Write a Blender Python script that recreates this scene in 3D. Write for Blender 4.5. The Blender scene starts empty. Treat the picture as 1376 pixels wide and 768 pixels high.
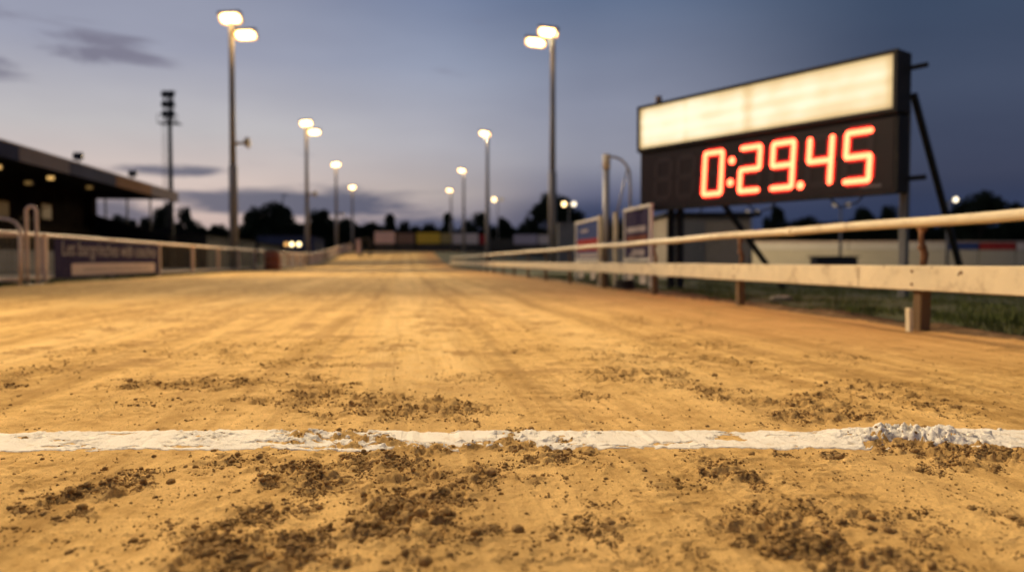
import bpy, math, random
import numpy as np
from mathutils import Vector, Matrix, Euler

random.seed(7)
RS = np.random.RandomState(11)
S = bpy.context.scene
COL = S.collection
R = math.radians
# ------------------------------------------------------------------ camera
H0 = 0.5                      # eye height over the sand
FPX = 1000.0                  # focal length in photo pixels (1376 wide)
PITCH = math.atan(33.0 / FPX)
cam_d = bpy.data.cameras.new('camera')
cam = bpy.data.objects.new('camera', cam_d)
COL.objects.link(cam)
cam.location = (0, 0, H0)
cam.rotation_euler = (R(90) - PITCH, 0, 0)
cam_d.sensor_width = 36
cam_d.lens = 36 * FPX / 1376
cam_d.clip_end = 3000
cam_d.clip_start = 0.05
cam_d.dof.use_dof = True
cam_d.dof.focus_distance = 2.0
cam_d.dof.aperture_fstop = 1.6
S.camera = cam
S.render.engine = 'CYCLES'
S.cycles.use_denoising = True
S.cycles.max_bounces = 5
S.cycles.sample_clamp_indirect = 4
S.view_settings.view_transform = 'Standard'
S.view_settings.look = 'None'
S.view_settings.exposure = 0.0
S.view_settings.gamma = 1.0
EXPO = 1.0


def lin(c):
    o = []
    for v in c:
        v = v / 255.0
        o.append(v / 12.92 if v <= 0.04045 else ((v + 0.055) / 1.055) ** 2.4)
    return tuple(o) + (1.0,)


# ------------------------------------------------------------------ world: dusk sky
W = bpy.data.worlds.new('World')
S.world = W
W.use_nodes = True
NT = W.node_tree
for n in list(NT.nodes):
    NT.nodes.remove(n)


class G:
    """tiny helper for node graphs"""
    def __init__(s, nt):
        s.nt = nt

    def n(s, t, ins=None, **kw):
        nd = s.nt.nodes.new(t)
        for k, v in kw.items():
            setattr(nd, k, v)
        for k, v in (ins or {}).items():
            if isinstance(v, bpy.types.NodeSocket):
                s.nt.links.new(v, nd.inputs[k])
            else:
                nd.inputs[k].default_value = v
        return nd

    def m(s, op, a, b=0.0, c=0.0, clamp=False):
        nd = s.n('ShaderNodeMath', {0: a, 1: b, 2: c}, operation=op)
        nd.use_clamp = clamp
        return nd.outputs[0]

    def sm(s, v, a, b, lo=0.0, hi=1.0):
        nd = s.n('ShaderNodeMapRange', {0: v, 1: a, 2: b, 3: lo, 4: hi}, interpolation_type='SMOOTHSTEP')
        return nd.outputs[0]

    def mix(s, f, a, b, mode='MIX'):
        nd = s.n('ShaderNodeMix', data_type='RGBA', blend_type=mode)
        for i, v in ((0, f), (6, a), (7, b)):
            if isinstance(v, bpy.types.NodeSocket):
                s.nt.links.new(v, nd.inputs[i])
            else:
                nd.inputs[i].default_value = v
        return nd.outputs[2]

    def ramp(s, v, stops):
        nd = s.n('ShaderNodeValToRGB', {0: v})
        cr = nd.color_ramp
        while len(cr.elements) < len(stops):
            cr.elements.new(0.5)
        for e, (p, c) in zip(cr.elements, stops):
            e.position = p
            e.color = c
        return nd.outputs[0]


g = G(NT)
tc = g.n('ShaderNodeTexCoord').outputs['Generated']
sep = g.n('ShaderNodeSeparateXYZ', {0: tc})
el = sep.outputs[2]
az = g.m('ARCTAN2', sep.outputs[0], sep.outputs[1])


def skyramp(st):
    return g.ramp(g.m('MULTIPLY', el, 1.0, clamp=True), [(p, lin(c)) for p, c in st])


rA = skyramp([(0.0, (150, 138, 142)), (.05, (206, 182, 174)), (.10, (212, 194, 187)), (.16, (192, 188, 190)), (.25, (160, 163, 181)), (.36, (134, 140, 162)), (.7, (70, 88, 125)), (1, (40, 54, 90))])
rB = skyramp([(0.0, (96, 96, 116)), (.05, (146, 138, 148)), (.09, (186, 174, 170)), (.15, (178, 176, 184)), (.25, (148, 156, 178)), (.36, (106, 121, 154)), (.7, (60, 78, 118)), (1, (40, 54, 90))])
rC = skyramp([(0.0, (50, 58, 84)), (.06, (68, 76, 106)), (.09, (106, 109, 132)), (.13, (146, 147, 161)), (.20, (140, 145, 164)), (.34, (92, 109, 139)), (.7, (46, 62, 98)), (1, (36, 50, 84))])
rD = skyramp([(0.0, (36, 44, 68)), (.05, (42, 52, 78)), (.10, (60, 66, 88)), (.20, (68, 78, 101)), (.34, (57, 74, 99)), (.7, (40, 54, 82)), (1, (34, 46, 76))])
c1 = g.mix(g.sm(az, -.42, -.04), rA, rB)
c2 = g.mix(g.sm(az, -.13, .12), c1, rC)
c3 = g.mix(g.sm(az, .12, .50), c2, rD)
# clouds, in the directions of the sky itself
vec = g.n('ShaderNodeCombineXYZ', {0: g.m('MULTIPLY', az, 3.0), 1: g.m('MULTIPLY', el, 17.0), 2: 0.37}).outputs[0]
nz = g.n('ShaderNodeTexNoise', {'Vector': vec, 'Scale': 2.4, 'Detail': 7.0, 'Roughness': .6, 'Distortion': .5}).outputs[0]


def blob(a0, e0, ra, re):
    da = g.m('DIVIDE', g.m('SUBTRACT', az, a0), ra)
    de = g.m('DIVIDE', g.m('SUBTRACT', el, e0), re)
    d2 = g.m('ADD', g.m('MULTIPLY', da, da), g.m('MULTIPLY', de, de))
    return g.m('POWER', 2.718, g.m('MULTIPLY', d2, -1.0))


cov = None
# centre azimuth, elevation, half sizes, weight
for a0, e0, ra, re, w in [(-.62, .265, .10, .014, .75), (-.50, .236, .08, .013, .8), (-.50, .250, .07, .012, .9), (-.65, .212, .08, .018, 1.2),
                          (-.45, .110, .10, .008, .95), (-.30, .076, .20, .020, 1.4), (-.52, .062, .14, .020, 1.2), (-.33, .122, .04, .006, .5), (-.16, .074, .08, .008, .9),
                          (-.24, .095, .06, .008, .6), (-.12, .045, .18, .018, .95), (-.22, .028, .25, .014, .8)]:
    b = g.m('MULTIPLY', blob(a0, e0, ra, re), w)
    cov = b if cov is None else g.m('MAXIMUM', cov, b)
dens = g.sm(g.m('ADD', g.m('MULTIPLY', cov, .62), g.m('MULTIPLY', nz, 1.5)), 0.97, 1.38)
ccol = g.ramp(g.m('ADD', az, .7), [(0.0, lin((112, 108, 122))), (.4, lin((84, 90, 112))), (.62, lin((78, 84, 110))), (1, lin((52, 60, 84)))])
ccol = g.mix(g.sm(el, .15, .24), ccol, lin((124, 122, 140)))
c4 = g.mix(g.m('MULTIPLY', dens, .88), c3, ccol)
# long low bank towards the right
bank = g.m('MULTIPLY', g.sm(g.m('ADD', el, g.m('MULTIPLY', g.m('SUBTRACT', nz, .5), .035)), .092, .062), g.sm(az, -.06, .10))
c5 = g.mix(g.m('MULTIPLY', bank, .6), c4, lin((54, 64, 92)))
# very faint streaks everywhere so that the sky is not a clean gradient
vec2 = g.n('ShaderNodeCombineXYZ', {0: g.m('MULTIPLY', az, 2.0), 1: g.m('MULTIPLY', el, 7.0), 2: 3.1}).outputs[0]
nz2 = g.n('ShaderNodeTexNoise', {'Vector': vec2, 'Scale': 2.0, 'Detail': 4.0}).outputs[0]
c6 = g.mix(1.0, c5, g.ramp(nz2, [(.3, (.93, .93, .94, 1)), (.7, (1.05, 1.05, 1.04, 1))]), 'MULTIPLY')
SUN_EL, SUN_AZ = -3.0, -46.0         # the sun has just set, off to the left
sky = g.n('ShaderNodeTexSky', sky_type='NISHITA')
sky.sun_disc = False
sky.sun_elevation = R(SUN_EL)
sky.sun_rotation = R(SUN_AZ)
bg1 = g.n('ShaderNodeBackground', {'Color': c6, 'Strength': 1.0})
bg2 = g.n('ShaderNodeBackground', {'Color': sky.outputs[0], 'Strength': 0.012})
ad = g.n('ShaderNodeAddShader')
NT.links.new(bg1.outputs[0], ad.inputs[0])
NT.links.new(bg2.outputs[0], ad.inputs[1])
out = g.n('ShaderNodeOutputWorld')
NT.links.new(ad.outputs[0], out.inputs[0])

# afterglow of the set sun: one weak, wide lamp from the same side
sd = bpy.data.lights.new('sun', 'SUN')
sd.energy = 0.06
sd.angle = R(20)
sd.color = (1, .72, .6)
so = bpy.data.objects.new('sun', sd)
COL.objects.link(so)
_d = Vector((math.sin(R(SUN_AZ)), math.cos(R(SUN_AZ)), math.tan(R(4))))
so.rotation_euler = _d.to_track_quat('Z', 'Y').to_euler()

# ------------------------------------------------------------------ measuring helpers
cp, sp_ = math.cos(PITCH), math.sin(PITCH)


def P(px, py, Y):
    """point in the place seen at photo pixel px,py when it stands Y metres ahead"""
    x = (px - 688) / FPX
    v = -(py - 384) / FPX
    dy = cp + v * sp_
    dz = -sp_ + v * cp
    return Vector((x / dy * Y, Y, H0 + dz / dy * Y))


def GP(px, py):
    x = (px - 688) / FPX
    v = -(py - 384) / FPX
    dy = cp + v * sp_
    dz = -sp_ + v * cp
    t = -H0 / dz
    return x * t, dy * t


TS = 0.143                     # the track runs slightly left: X = u - TS*Y


def XU(u, Y):
    return u - TS * Y


def sst(x, a, b):
    t = np.clip((x - a) / (b - a), 0, 1)
    return t * t * (3 - 2 * t)


def bankz(X, Y):
    u = X + TS * Y
    return 2.05 * sst(Y, 58, 118) * (1 - sst(u, 6, 40))


def bz(X, Y):
    return float(bankz(np.array([X]), np.array([Y]))[0])


# ------------------------------------------------------------------ mesh helpers
class MB:
    def __init__(s):
        s.v = []
        s.f = []
        s.mi = []
        s.cur = 0

    def add(s, vs, fs):
        o = len(s.v)
        s.v += [tuple(v) for v in vs]
        for f in fs:
            s.f.append(tuple(i + o for i in f))
            s.mi.append(s.cur)
        return s

    def mat(s, i):
        s.cur = i
        return s

    def box(s, c, d, rot=None, bev=0.0):
        hx, hy, hz = d[0] / 2, d[1] / 2, d[2] / 2
        b = min(bev, hx * .45, hy * .45, hz * .45)
        if b > 0:
            vs, idx = [], {}
            for sx in (-1, 1):
                for sy in (-1, 1):
                    for sz in (-1, 1):
                        idx[(sx, sy, sz, 0)] = len(vs); vs.append((sx * hx, sy * (hy - b), sz * (hz - b)))
                        idx[(sx, sy, sz, 1)] = len(vs); vs.append((sx * (hx - b), sy * hy, sz * (hz - b)))
                        idx[(sx, sy, sz, 2)] = len(vs); vs.append((sx * (hx - b), sy * (hy - b), sz * hz))
            fs = []
            for sg in (-1, 1):
                q = [(sg, -1, -1, 0), (sg, 1, -1, 0), (sg, 1, 1, 0), (sg, -1, 1, 0)]
                fs.append([idx[k] for k in (q if sg > 0 else q[::-1])])
                q = [(-1, sg, -1, 1), (-1, sg, 1, 1), (1, sg, 1, 1), (1, sg, -1, 1)]
                fs.append([idx[k] for k in (q if sg > 0 else q[::-1])])
                q = [(-1, -1, sg, 2), (1, -1, sg, 2), (1, 1, sg, 2), (-1, 1, sg, 2)]
                fs.append([idx[k] for k in (q if sg > 0 else q[::-1])])
            for a in (-1, 1):
                for c2 in (-1, 1):
                    q = [idx[(a, c2, -1, 0)], idx[(a, c2, -1, 1)], idx[(a, c2, 1, 1)], idx[(a, c2, 1, 0)]]
                    fs.append(q if a * c2 > 0 else q[::-1])
                    q = [idx[(a, -1, c2, 2)], idx[(a, -1, c2, 0)], idx[(a, 1, c2, 0)], idx[(a, 1, c2, 2)]]
                    fs.append(q if a * c2 > 0 else q[::-1])
                    q = [idx[(-1, a, c2, 1)], idx[(-1, a, c2, 2)], idx[(1, a, c2, 2)], idx[(1, a, c2, 1)]]
                    fs.append(q if a * c2 > 0 else q[::-1])
                    for d2 in (-1, 1):
                        q = [idx[(a, c2, d2, 0)], idx[(a, c2, d2, 1)], idx[(a, c2, d2, 2)]]
                        fs.append(q if a * c2 * d2 > 0 else q[::-1])
        else:
            vs = [(x * hx, y * hy, z * hz) for x in (-1, 1) for y in (-1, 1) for z in (-1, 1)]
            fs = [(0, 1, 3, 2), (4, 6, 7, 5), (0, 4, 5, 1), (2, 3, 7, 6), (0, 2, 6, 4), (1, 5, 7, 3)]
        if rot is not None:
            m = rot if isinstance(rot, Matrix) else Euler(rot).to_matrix()
            vs = [m @ Vector(v) for v in vs]
        c = Vector(c)
        return s.add([Vector(v) + c for v in vs], fs)

    def bar(s, p0, p1, w, h, bev=0.0, ext=0.0):
        p0, p1 = Vector(p0), Vector(p1)
        d = p1 - p0
        L = d.length + 2 * ext
        d.normalize()
        up = Vector((0, 0, 1)) if abs(d.z) < .95 else Vector((0, 1, 0))
        sx = d.cross(up).normalized()
        uz = sx.cross(d)
        m = Matrix((sx, d, uz)).transposed()
        return s.box((p0 + p1) / 2, (w, L, h), m, bev)

    def tube(s, pts, r, seg=12, caps=True):
        pts = [Vector(p) for p in pts]
        rs = r if isinstance(r, (list, tuple)) else [r] * len(pts)
        vs, fs = [], []
        ref = None
        for i, p in enumerate(pts):
            d = (pts[min(i + 1, len(pts) - 1)] - pts[max(i - 1, 0)]).normalized()
            if ref is None:
                ref = Vector((0, 0, 1)) if abs(d.z) < .9 else Vector((1, 0, 0))
            a = (ref - d * ref.dot(d)).normalized()
            ref = a
            b = d.cross(a)
            for k in range(seg):
                t = 2 * math.pi * k / seg
                vs.append(p + (a * math.cos(t) + b * math.sin(t)) * rs[i])
        for i in range(len(pts) - 1):
            for k in range(seg):
                k2 = (k + 1) % seg
                fs.append((i * seg + k, i * seg + k2, (i + 1) * seg + k2, (i + 1) * seg + k))
        if caps:
            fs.append(tuple(range(seg))[::-1])
            fs.append(tuple((len(pts) - 1) * seg + k for k in range(seg)))
        return s.add(vs, fs)

    def prism(s, poly, y0, y1):
        """polygon in xz, extruded along y"""
        n = len(poly)
        vs = [(x, y0, z) for x, z in poly] + [(x, y1, z) for x, z in poly]
        fs = [tuple(range(n)), tuple(range(2 * n - 1, n - 1, -1))]
        for i in range(n):
            j = (i + 1) % n
            fs.append((i, i + n, j + n, j))
        return s.add(vs, fs)

    def mesh(s, name, shift=(0, 0, 0), smooth=False):
        me = bpy.data.meshes.new(name)
        sh = Vector(shift)
        me.from_pydata([tuple(Vector(v) - sh) for v in s.v], [], s.f)
        me.polygons.foreach_set('material_index', s.mi)
        if smooth:
            me.polygons.foreach_set('use_smooth', [True] * len(me.polygons))
        me.update()
        return me

    def build(s, name, mat, parent=None, shift=(0, 0, 0), smooth=False, label=None):
        me = s.mesh(name, shift, smooth)
        for m in (mat if isinstance(mat, (list, tuple)) else [mat]):
            me.materials.append(m)
        o = bpy.data.objects.new(name, me)
        COL.objects.link(o)
        if parent is not None:
            o.parent = parent
        if label:
            o['label'] = label
        return o


def text_mb(txt, size, extrude=.004):
    """letters as a mesh in the xz plane, centred, facing -y"""
    cu = bpy.data.curves.new('lettering', 'FONT')
    cu.body = txt
    cu.size = size
    cu.extrude = extrude
    cu.align_x = 'CENTER'
    cu.align_y = 'CENTER'
    ob = bpy.data.objects.new('lettering', cu)
    me = ob.to_mesh()
    vs = [(v.co.x, -v.co.z, v.co.y) for v in me.vertices]
    fs = [tuple(p.vertices) for p in me.polygons]
    ob.to_mesh_clear()
    bpy.data.objects.remove(ob)
    bpy.data.curves.remove(cu)
    return vs, fs


def root(name, label, cat, loc=(0, 0, 0), rz=0.0, group=None):
    o = bpy.data.objects.new(name, None)
    COL.objects.link(o)
    o.empty_display_size = .2
    o.location = loc
    o.rotation_euler = (0, 0, rz)
    o['label'] = label
    o['category'] = cat
    if group:
        o['group'] = group
    return o


def tag(o, label, cat=None, group=None, kind=None):
    if label:
        o['label'] = label
    if cat:
        o['category'] = cat
    if group:
        o['group'] = group
    if kind:
        o['kind'] = kind
    return o


def copy_tree(o, parent=None, skip=()):
    c = o.copy()
    COL.objects.link(c)
    if parent is not None:
        c.parent = parent
    for ch in list(o.children):
        copy_tree(ch, c)
    return c


# ------------------------------------------------------------------ materials
def mat(name, col, rough=.6, metal=0.0, var=.15, scale=3.0, bump=0.0, bscale=40.0, dirt=None, dirt_amt=.5, dirt_scale=2.0, stretch=(1, 1, 1), spec=.4):
    m = bpy.data.materials.new(name)
    m.use_nodes = True
    nt = m.node_tree
    gg = G(nt)
    bs = nt.nodes['Principled BSDF']
    co = gg.n('ShaderNodeTexCoord').outputs['Object']
    mp = gg.n('ShaderNodeMapping', {0: co})
    mp.inputs[3].default_value = stretch
    n1 = gg.n('ShaderNodeTexNoise', {'Vector': mp.outputs[0], 'Scale': scale, 'Detail': 5.0, 'Roughness': .6}).outputs[0]
    c = tuple(col) + (1,)
    lo = tuple(max(0, v * (1 - var)) for v in col) + (1,)
    hi = tuple(min(1, v * (1 + var)) for v in col) + (1,)
    cc = gg.ramp(n1, [(.3, lo), (.7, hi)])
    if dirt:
        n2 = gg.n('ShaderNodeTexNoise', {'Vector': mp.outputs[0], 'Scale': dirt_scale, 'Detail': 8.0, 'Roughness': .7}).outputs[0]
        cc = gg.mix(gg.sm(n2, .5, .72, 0, dirt_amt), cc, tuple(dirt) + (1,))
    nt.links.new(cc, bs.inputs['Base Color'])
    bs.inputs['Roughness'].default_value = rough
    bs.inputs['Metallic'].default_value = metal
    bs.inputs['Specular IOR Level'].default_value = spec
    if bump > 0:
        n3 = gg.n('ShaderNodeTexNoise', {'Vector': mp.outputs[0], 'Scale': bscale, 'Detail': 4.0}).outputs[0]
        b = gg.n('ShaderNodeBump', {'Height': n3, 'Strength': bump, 'Distance': .01})
        nt.links.new(b.outputs[0], bs.inputs['Normal'])
    return m


def emit(name, col, strength, base=(.02, .02, .02)):
    m = bpy.data.materials.new(name)
    m.use_nodes = True
    bs = m.node_tree.nodes['Principled BSDF']
    bs.inputs['Base Color'].default_value = tuple(base) + (1,)
    bs.inputs['Emission Color'].default_value = tuple(col) + (1,)
    bs.inputs['Emission Strength'].default_value = strength
    return m


M = {}
M['galv'] = mat('galvanised_steel', (.36, .35, .33), .45, .55, .2, 5, dirt=(.22, .19, .15), dirt_amt=.5, dirt_scale=1.2, stretch=(1, 1, .3))
M['pole'] = mat('weathered_pole_steel', (.36, .33, .28), .55, .2, .2, 3, dirt=(.14, .12, .09), dirt_amt=.6, dirt_scale=1.5, stretch=(1, 1, .25))
M['housing'] = mat('lamp_housing_grey', (.12, .12, .12), .5, .3, .15)
M['lamp'] = emit('lamp_glass_lit', (1, .64, .26), 12)
M['lamp_halo'] = emit('lamp_halo_glow', (1, .45, .10), 2.6)  # stands in for the warm halo round the lit glass
M['lamp_soft'] = emit('far_lamp_glass_lit', (1, .68, .30), 6)
M['lamp_cool'] = emit('far_lamp_glass_dim', (1, .86, .62), 3)
M['white_paint'] = mat('fence_white_paint', (.80, .61, .46), .5, 0, .08, 2, dirt=(.36, .27, .17), dirt_amt=.5, dirt_scale=4, bump=.1)
M['rail_paint'] = mat('rail_cream_paint', (.74, .64, .43), .5, 0, .10, 3, bump=.15, bscale=30, dirt=(.34, .24, .13), dirt_amt=.6, dirt_scale=5)
M['wood'] = mat('weathered_timber', (.14, .085, .038), .8, 0, .4, 6, bump=.5, bscale=30, dirt=(.09, .06, .035), dirt_amt=.8, stretch=(1, 1, .15))
M['rust'] = mat('rusty_iron', (.20, .10, .05), .8, .2, .4, 12, bump=.5, bscale=60, dirt=(.05, .03, .02))
M['black'] = mat('black_board_metal', (.014, .012, .011), .6, 0, .25, 2, dirt=(.06, .045, .03), dirt_amt=.4, dirt_scale=2)
M['face'] = mat('display_face', (.012, .004, .004), .5, 0, .2, 2, bump=.05)
M['ghost'] = mat('unlit_segments', (.030, .018, .016), .4, 0, .1)
M['steel_dark'] = mat('dark_frame_steel', (.035, .034, .033), .5, .5, .3, 4)
M['navy'] = mat('navy_banner_vinyl', (.035, .028, .075), .9, 0, .15, 1.5, spec=.05, dirt=(.12, .09, .07), dirt_amt=.35, dirt_scale=3)
M['banner_white'] = mat('banner_pale_vinyl', (.62, .50, .45), .9, 0, .08, 2, spec=.05, dirt=(.4, .25, .2), dirt_amt=.35)
M['letter'] = mat('banner_letter_vinyl', (.40, .36, .36), .9, 0, .06, spec=.05)
M['letter_red'] = mat('banner_red_letter_vinyl', (.33, .13, .11), .5, 0, .1)
M['letter_grey'] = mat('banner_grey_letter_vinyl', (.28, .21, .20), .5, 0, .1)
M['concrete'] = mat('concrete', (.30, .28, .25), .85, 0, .2, 1.2, bump=.2, dirt=(.12, .10, .08), dirt_amt=.5, dirt_scale=.8)
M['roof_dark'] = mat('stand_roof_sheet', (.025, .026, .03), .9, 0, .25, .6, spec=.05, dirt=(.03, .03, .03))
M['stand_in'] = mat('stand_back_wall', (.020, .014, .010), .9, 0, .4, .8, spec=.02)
M['fascia_blue'] = mat('fascia_navy', (.05, .06, .12), .95, 0, .2, .6, spec=.02)
M['fascia_grey'] = mat('fascia_grey', (.22, .20, .23), .95, 0, .2, .5, dirt=(.07, .07, .08), spec=.02)
M['fascia_mid'] = mat('fascia_slate', (.075, .085, .14), .95, 0, .2, .5, spec=.02)
M['fascia_brown'] = mat('fascia_brown', (.24, .145, .10), .95, 0, .2, .5, dirt=(.1, .07, .06), spec=.02)
M['hut'] = mat('hut_render', (.34, .29, .22), .85, 0, .15, .8, bump=.2, dirt=(.16, .13, .09), dirt_amt=.5, dirt_scale=1.5)
M['shed'] = mat('far_shed_cladding', (.03, .029, .03), .8, 0, .3, .5)
M['shed_pale'] = mat('far_shed_pale', (.16, .14, .13), .8, 0, .3, .5)
M['box_grey'] = mat('cabinet_grey', (.20, .195, .18), .6, .1, .15, 1.2, dirt=(.1, .09, .07))
M['yellow'] = mat('hoarding_yellow', (.60, .42, .03), .6, 0, .15, .4)
M['olive'] = mat('hoarding_olive', (.32, .26, .09), .6, 0, .15, .4)
M['h_white'] = mat('hoarding_white', (.62, .55, .50), .6, 0, .1, .4, dirt=(.3, .25, .22), dirt_scale=.7)
M['h_pink'] = mat('hoarding_pink', (.62, .45, .40), .6, 0, .12, .4)
M['h_brown'] = mat('hoarding_brown', (.17, .11, .08), .6, 0, .2, .4)
M['h_red'] = mat('hoarding_red', (.33, .04, .04), .9, 0, .2, .4, spec=.05)
M['h_lilac'] = mat('hoarding_lilac', (.42, .38, .44), .6, 0, .12, .4)
M['h_blue'] = mat('hoarding_blue', (.045, .07, .20), .9, 0, .15, .4, spec=.05)
M['h_dark'] = mat('hoarding_skirt_dark', (.05, .045, .035), .8, 0, .3, .4)
M['orange'] = mat('terracotta_plastic', (.50, .15, .06), .6, 0, .2, 2, dirt=(.2, .08, .05), dirt_amt=.5)
M['leaf'] = mat('dark_foliage', (.022, .030, .016), .8, 0, .4, .5, spec=.1)
M['bark'] = mat('bark', (.05, .04, .03), .9, 0, .3, 3)
M['horn'] = mat('horn_cream', (.5, .40, .25), .5, 0, .1)
M['stone'] = mat('stone_grey', (.22, .20, .17), .85, 0, .3, 8, bump=.5)
M['sign_frame'] = mat('sign_frame_white', (.80, .76, .66), .6, 0, .06, 2)
M['brown_stripe'] = mat('sign_brown_stripe', (.20, .075, .05), .9, 0, .1, 2, spec=.05)
M['wire'] = mat('fence_wire', (.20, .17, .12), .6, .4, .2, 3)


# lightbox: white acrylic lit by tubes behind it
def lightbox_mat():
    m = bpy.data.materials.new('lit_acrylic_panel')
    m.use_nodes = True
    nt = m.node_tree
    gg = G(nt)
    bs = nt.nodes['Principled BSDF']
    co = gg.n('ShaderNodeTexCoord').outputs['Object']
    sp = gg.n('ShaderNodeSeparateXYZ', {0: co})
    x, z = sp.outputs[0], sp.outputs[2]
    tubes = gg.m('SINE', gg.m('MULTIPLY', z, 30.0))
    lum = gg.m('ADD', gg.m('MULTIPLY', tubes, .045), 1.0)
    n1 = gg.n('ShaderNodeTexNoise', {'Vector': co, 'Scale': 1.3, 'Detail': 3.0}).outputs[0]
    lum = gg.m('MULTIPLY', lum, gg.m('ADD', gg.m('MULTIPLY', n1, .5), .74))
    lum = gg.m('MULTIPLY', lum, gg.m('SUBTRACT', 1.06, gg.m('MULTIPLY', gg.m('ADD', x, 2.3), .035)))
    # tubes end short of the frame: edges fall off
    ex = gg.sm(gg.m('ABSOLUTE', x), 2.10, 2.28, 1.0, .70)
    ez = gg.sm(gg.m('ABSOLUTE', gg.m('SUBTRACT', z, 2.865)), .22, .36, 1.0, .72)
    jn = gg.sm(gg.m('ABSOLUTE', gg.m('SUBTRACT', x, .0)), .0, .17, .84, 1.0)
    jn2 = gg.sm(gg.m('ABSOLUTE', gg.m('ADD', x, 1.22)), .0, .10, .93, 1.0)
    for q in (ex, ez, jn, jn2):
        lum = gg.m('MULTIPLY', lum, q)
    col = gg.ramp(lum, [(.45, lin((232, 188, 118))), (.75, lin((246, 214, 150))), (1.0, lin((255, 240, 204)))])
    nt.links.new(col, bs.inputs['Emission Color'])
    nt.links.new(gg.m('MULTIPLY', lum, 1.02), bs.inputs['Emission Strength'])
    bs.inputs['Base Color'].default_value = (.3, .28, .24, 1)
    bs.inputs['Roughness'].default_value = .3
    return m


M['lightbox'] = lightbox_mat()
M['led'] = emit('red_led', (1.0, .075, .030), 14, (.1, .01, .01))
M['led_halo'] = emit('red_led_halo', (1.0, .012, .010), .9, (.1, .01, .01))  # red bloom of the digits, put in as its own emission

# ------------------------------------------------------------------ numpy noise
_perm = RS.permutation(4096)


def _h(ix, iy, seed):
    return _perm[(ix * 73 + iy * 1931 + seed * 611 + _perm[(iy + seed * 17) & 4095]) & 4095] / 4095.0


def vnoise(x, y, seed=0):
    ix = np.floor(x).astype(np.int64)
    iy = np.floor(y).astype(np.int64)
    fx, fy = x - ix, y - iy
    fx = fx * fx * fx * (fx * (fx * 6 - 15) + 10)
    fy = fy * fy * fy * (fy * (fy * 6 - 15) + 10)
    a, b = _h(ix, iy, seed), _h(ix + 1, iy, seed)
    c, d = _h(ix, iy + 1, seed), _h(ix + 1, iy + 1, seed)
    return (a * (1 - fx) + b * fx) * (1 - fy) + (c * (1 - fx) + d * fx) * fy


def fbm(x, y, seed=0, oc=4, gain=.5):
    s, a, t = 0, 1.0, 0
    for o in range(oc):
        ca, sa = math.cos(o * 1.1), math.sin(o * 1.1)
        s = s + a * vnoise((x * ca - y * sa) * 2 ** o, (x * sa + y * ca) * 2 ** o, seed + o * 7)
        t += a
        a *= gain
    return s / t


# churned patches: photo centre px,py ; half sizes in px ; slope (py per px) ; weight
PATCH = [
    (110, 662, 100, 24, -.26, 1.0), (75, 676, 60, 16, -.15, 1.0), (560, 690, 90, 60, -.35, .92), (650, 640, 110, 36, -.3, .85),
    (420, 628, 120, 26, -.06, .9), (380, 735, 110, 50, -.1, .75), (500, 655, 60, 30, 0, .45), (340, 690, 60, 40, 0, .25), (700, 625, 90, 22, .1, .8),
    (480, 598, 80, 16, .1, 1.0), (590, 600, 70, 12, 0, .75), (700, 592, 70, 10, 0, .75),
    (500, 545, 130, 15, .03, 1.0), (290, 515, 110, 9, -.03, .95), (440, 528, 60, 14, .12, .8), (600, 553, 80, 9, 0, .8), (60, 495, 70, 8, -.12, .5), (10, 512, 30, 8, -.1, .9),
    (310, 470, 90, 12, -.05, .6), (180, 545, 60, 10, 0, .3), (490, 460, 60, 8, 0, .35),
    (1225, 592, 55, 13, .02, 1.15), (1290, 612, 110, 16, .03, 1.0), (1090, 550, 80, 15, .06, .95), (1000, 538, 50, 10, .12, .6),
    (1200, 528, 70, 11, .1, .85), (1270, 545, 40, 12, .2, .7), (880, 480, 100, 9, .03, .6), (860, 502, 60, 7, 0, .9), (790, 530, 30, 5, 0, .6), (950, 462, 60, 6, .1, .6), (870, 462, 50, 6, 0, .6),
    (940, 520, 30, 8, 0, .7), (620, 372, 40, 4, .1, .6), (590, 385, 25, 6, 0, .5), (690, 375, 50, 4, 0, .7), (740, 386, 50, 4, 0, .5), (540, 392, 70, 6, 0, .7), (470, 400, 50, 5, 0, .45), (760, 406, 30, 4, 0, .5), (420, 420, 50, 5, -.1, .6), (650, 440, 60, 5, .1, .5), (250, 440, 60, 6, -.2, .6), (560, 425, 30, 4, 0, .5), (860, 430, 60, 5, .1, .7), (330, 395, 50, 4, -.1, .6), (1000, 490, 50, 7, .1, .6), (720, 470, 60, 6, 0, .6), (640, 505, 50, 6, 0, .5), (130, 470, 60, 7, -.2, .6), (400, 490, 60, 6, 0, .6), (1120, 480, 50, 6, .1, .5),
    (990, 645, 70, 14, .1, .8), (960, 625, 50, 10, .2, .5), (1090, 690, 90, 22, .15, .75), (1080, 730, 120, 26, .3, .8), (1170, 760, 100, 20, .2, .8), (820, 700, 60, 30, .1, .3), (850, 740, 90, 20, .2, .35), (1250, 700, 80, 20, 0, .3),
    (1100, 612, 50, 6, .1, .6), (930, 600, 30, 5, 0, .3), (260, 590, 60, 10, 0, .35), (120, 590, 80, 8, 0, .25), (1330, 700, 50, 14, 0, .3), (200, 720, 90, 16, 0, .2),
]
PC = []
for (px, py, rx, ry, sl, w) in PATCH:
    PC.append((px, py, rx, ry, sl, w))


def to_px(X, Y):
    """photo position of ground points (used only to lay out where the sand is churned)"""
    dz = -H0
    d = Y * cp - dz * sp_
    v = Y * sp_ + dz * cp
    d = np.maximum(d, .05)
    return 688 + FPX * X / d, 384 - FPX * v / d


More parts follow.
